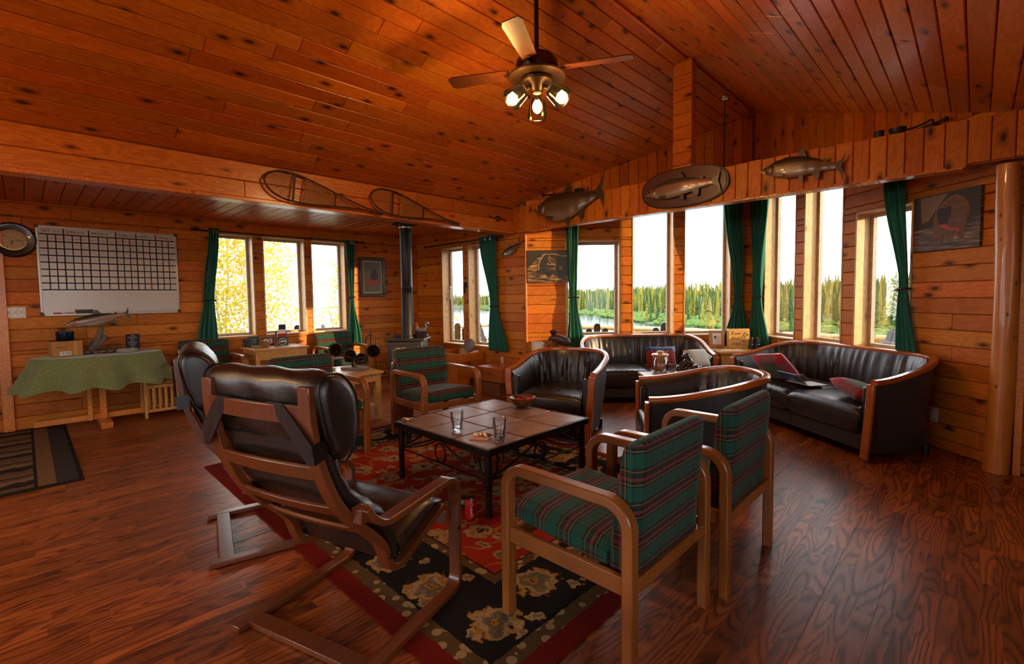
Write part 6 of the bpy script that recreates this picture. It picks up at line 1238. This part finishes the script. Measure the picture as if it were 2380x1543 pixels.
g.f += [(i * k + q_, i * k + (q_ + 1) % k, (i + 1) * k + (q_ + 1) % k, (i + 1) * k + q_) for i in range(len(v) - 1) for q_ in range(k)] + [tuple(range(k))[::-1], tuple((len(v) - 1) * k + q_ for q_ in range(k))]
ob('body', g, MO, t, sub=1, smooth=180); ob('beard', G().cyl((-.135, 0, .165), (-.13, 0, .12), .01, .003, 7), MO, t)
for s in (-1, 1):
    ob('leg', G().tube([(-.06, s * .03, .13), (-.065, s * .032, .06), (-.06, s * .032, 0)], [.02, .012, .012], 8), MO, t); ob('leg', G().tube([(.10, s * .03, .12), (.125, s * .03, .065), (.105, s * .03, 0)], [.026, .012, .011], 8), MO, t)
    ob('antler', G().prism([(-.13, s * .02, .215), (-.135, s * .06, .235), (-.15, s * .12, .265), (-.13, s * .125, .29), (-.115, s * .115, .275), (-.10, s * .12, .305), (-.09, s * .10, .28), (-.07, s * .09, .30), (-.075, s * .06, .255), (-.115, s * .025, .225)], (0, 0, .008)), MO, t, bev=.002); ob('ear', G().ell((-.115, s * .035, .215), (.008, .018, .01), 8), MO, t)
# ---- cushions and papers on the sofas ----
def PM(x, y, z, rz, tilt, roll=0): return Matrix.Translation((x, y, z)) @ Matrix.Rotation(rad(rz), 4, 'Z') @ Matrix.Rotation(rad(roll), 4, 'Y') @ Matrix.Rotation(rad(tilt), 4, 'X')
PATCH = NT('patchwork_print'); o_ = PATCH.n('SeparateXYZ', PATCH.obj()); x_, y_ = o_.outputs[0], o_.outputs[1]; ck = PATCH.n('TexChecker', PATCH.obj((30, 30, 30)), (.05, .12, .32), (.015, .02, .05)); ck.inputs['Scale'].default_value = 1.0
rw = PATCH.mix(PATCH.math('LESS_THAN', PATCH.math('FRACT', PATCH.math('MULTIPLY', y_, 26.0)), .35), (.32, .02, .015), (.11, .012, .01)); rw = PATCH.mix(PATCH.math('LESS_THAN', PATCH.math('ABSOLUTE', x_), .075), rw, (.33, .2, .09)); PATCH.P(col=PATCH.mix(PATCH.math('GREATER_THAN', y_, .075), rw, ck.outputs[0]), rough=.9, sheen=.3)
t = thing('patchwork_cushion', 'red and blue patchwork cushion with small trees on the loveseat', 'cushion'); M = PM(-2.80, 5.50, .575, 44.2, 72); t.matrix_world = M; ob('cover', G().pillow(.38, .28, .11), PATCH.m, t, smooth=80)
TR = plain('tree_green', (.015, .05, .015), .9)
for i in range(4): x = -.06 + i * .04; ob('tree_patch', G().prism([(x - .014, .035, .045), (x + .014, .035, .045), (x, .07, .045)], (0, 0, .004)), TR, t)
t = thing('cloth_bag', 'white and yellow cloth bag slumped in the right corner of the loveseat', 'bag'); t.matrix_world = PM(-2.40, 5.62, .57, 60, 60); ob('bag', G().pillow(.30, .26, .16, pw=.4), fabric('white_bag_cloth', (.45, .42, .34), (.62, .6, .5)), t, smooth=80); YL = plain('lime_trim', (.5, .5, .03), .6); ob('trim', G().tube([(.14 * math.copysign(abs(math.cos(a)) ** .5, math.cos(a)), .12 * math.copysign(abs(math.sin(a)) ** .5, math.sin(a)), .012) for a in [2 * math.pi * i / 28 for i in range(28)]], .010, 6, True), YL, t)
tagm('grey_ball', G().ell((0, 0, 0), (.055, .055, .05), 14), plain('speckled_grey', (.09, .09, .10), .8, var=.8, scale=90), 'speckled dark grey knitted ball beside the white bag', 'ball', loc=(-2.46, 5.50, .495), smooth=80)
TART2 = NT('red_green_tartan'); o_ = TART2.n('SeparateXYZ', TART2.obj()); f1 = TART2.math('FRACT', TART2.math('MULTIPLY_ADD', o_.outputs[0], 3.4, .30)); f2 = TART2.math('FRACT', TART2.math('MULTIPLY_ADD', o_.outputs[1], 3.4, .2))
els = [(0, (.03, .07, .05)), (.32, (.12, .10, .06)), (.36, (.03, .075, .055)), (.5, (.03, .02, .02)), (.56, (.42, .015, .02)), (.86, (.2, .15, .1)), (.9, (.04, .05, .04))]; TART2.P(col=TART2.mix(.42, TART2.ramp(f1, els, True), TART2.ramp(f2, els, True)), rough=.9, sheen=.3)
for nm, M, sz in (('red and green tartan cushion at the left end of the long sofa', PM(-1.52, 5.56, .575, 150, 48, 8), (.42, .36, .14)), ('tartan cushion tucked against the right arm of the long sofa', PM(-.70, 4.98, .505, 135, 14, -14), (.36, .32, .13))):
    t = thing('tartan_cushion', nm, 'cushion', group='tartan cushions on the long sofa'); t.matrix_world = M; ob('cover', G().pillow(*sz), TART2.m, t, smooth=80); ob('piping', G().tube([((sz[0] / 2 * .95) * math.copysign(abs(math.cos(a)) ** .35, math.cos(a)), (sz[1] / 2 * .95) * math.copysign(abs(math.sin(a)) ** .35, math.sin(a)), 0) for a in [2 * math.pi * i / 36 for i in range(36)]], .006, 6, True), RED, t)
t = thing('magazine', 'blue magazine with oval badge leaning on the long sofa seat', 'magazine'); t.matrix_world = PM(-1.30, 5.33, .50, 140, 40); ob('cover', G().box(-.14, -.09, 0, .14, .09, .006), plain('blue_cover', (.16, .22, .45), .3), t); ob('badge', G().lathe([(0, .0062), (.05, .0062), (.05, .0068), (0, .0068)], 24), plain('navy_badge', (.015, .04, .22), .4), t, loc=(.03, .03, 0)); text('badge_text', 'ARCTIC', .018, WHITE, t, (.03, .027, .007), (0, 0, 0), align='CENTER')
t = thing('snack_packet', 'crumpled foil packet lying against the blue magazine', 'packet'); t.matrix_world = PM(-1.22, 5.28, .52, 150, 45, 12); ob('packet', G().pillow(.15, .11, .035, 10), plain('dark_packet', (.25, .23, .2), .3, .3, var=.9, scale=25), t, smooth=80); ob('logo_patch', G().box(-.03, -.03, .018, .02, .01, .0195), plain('orange_patch', (.5, .2, .03), .5), t)
t = thing('folder', 'thin grey folder lying flat under the blue magazine', 'folder'); t.matrix_world = PM(-1.19, 5.40, .455, 145, 0); ob('cover', G().box(-.16, -.11, 0, .16, .11, .004), plain('grey_folder', (.12, .11, .12), .6), t); ob('sheet', G().box(-.15, -.10, .004, .15, .10, .0055), PAPER, t)
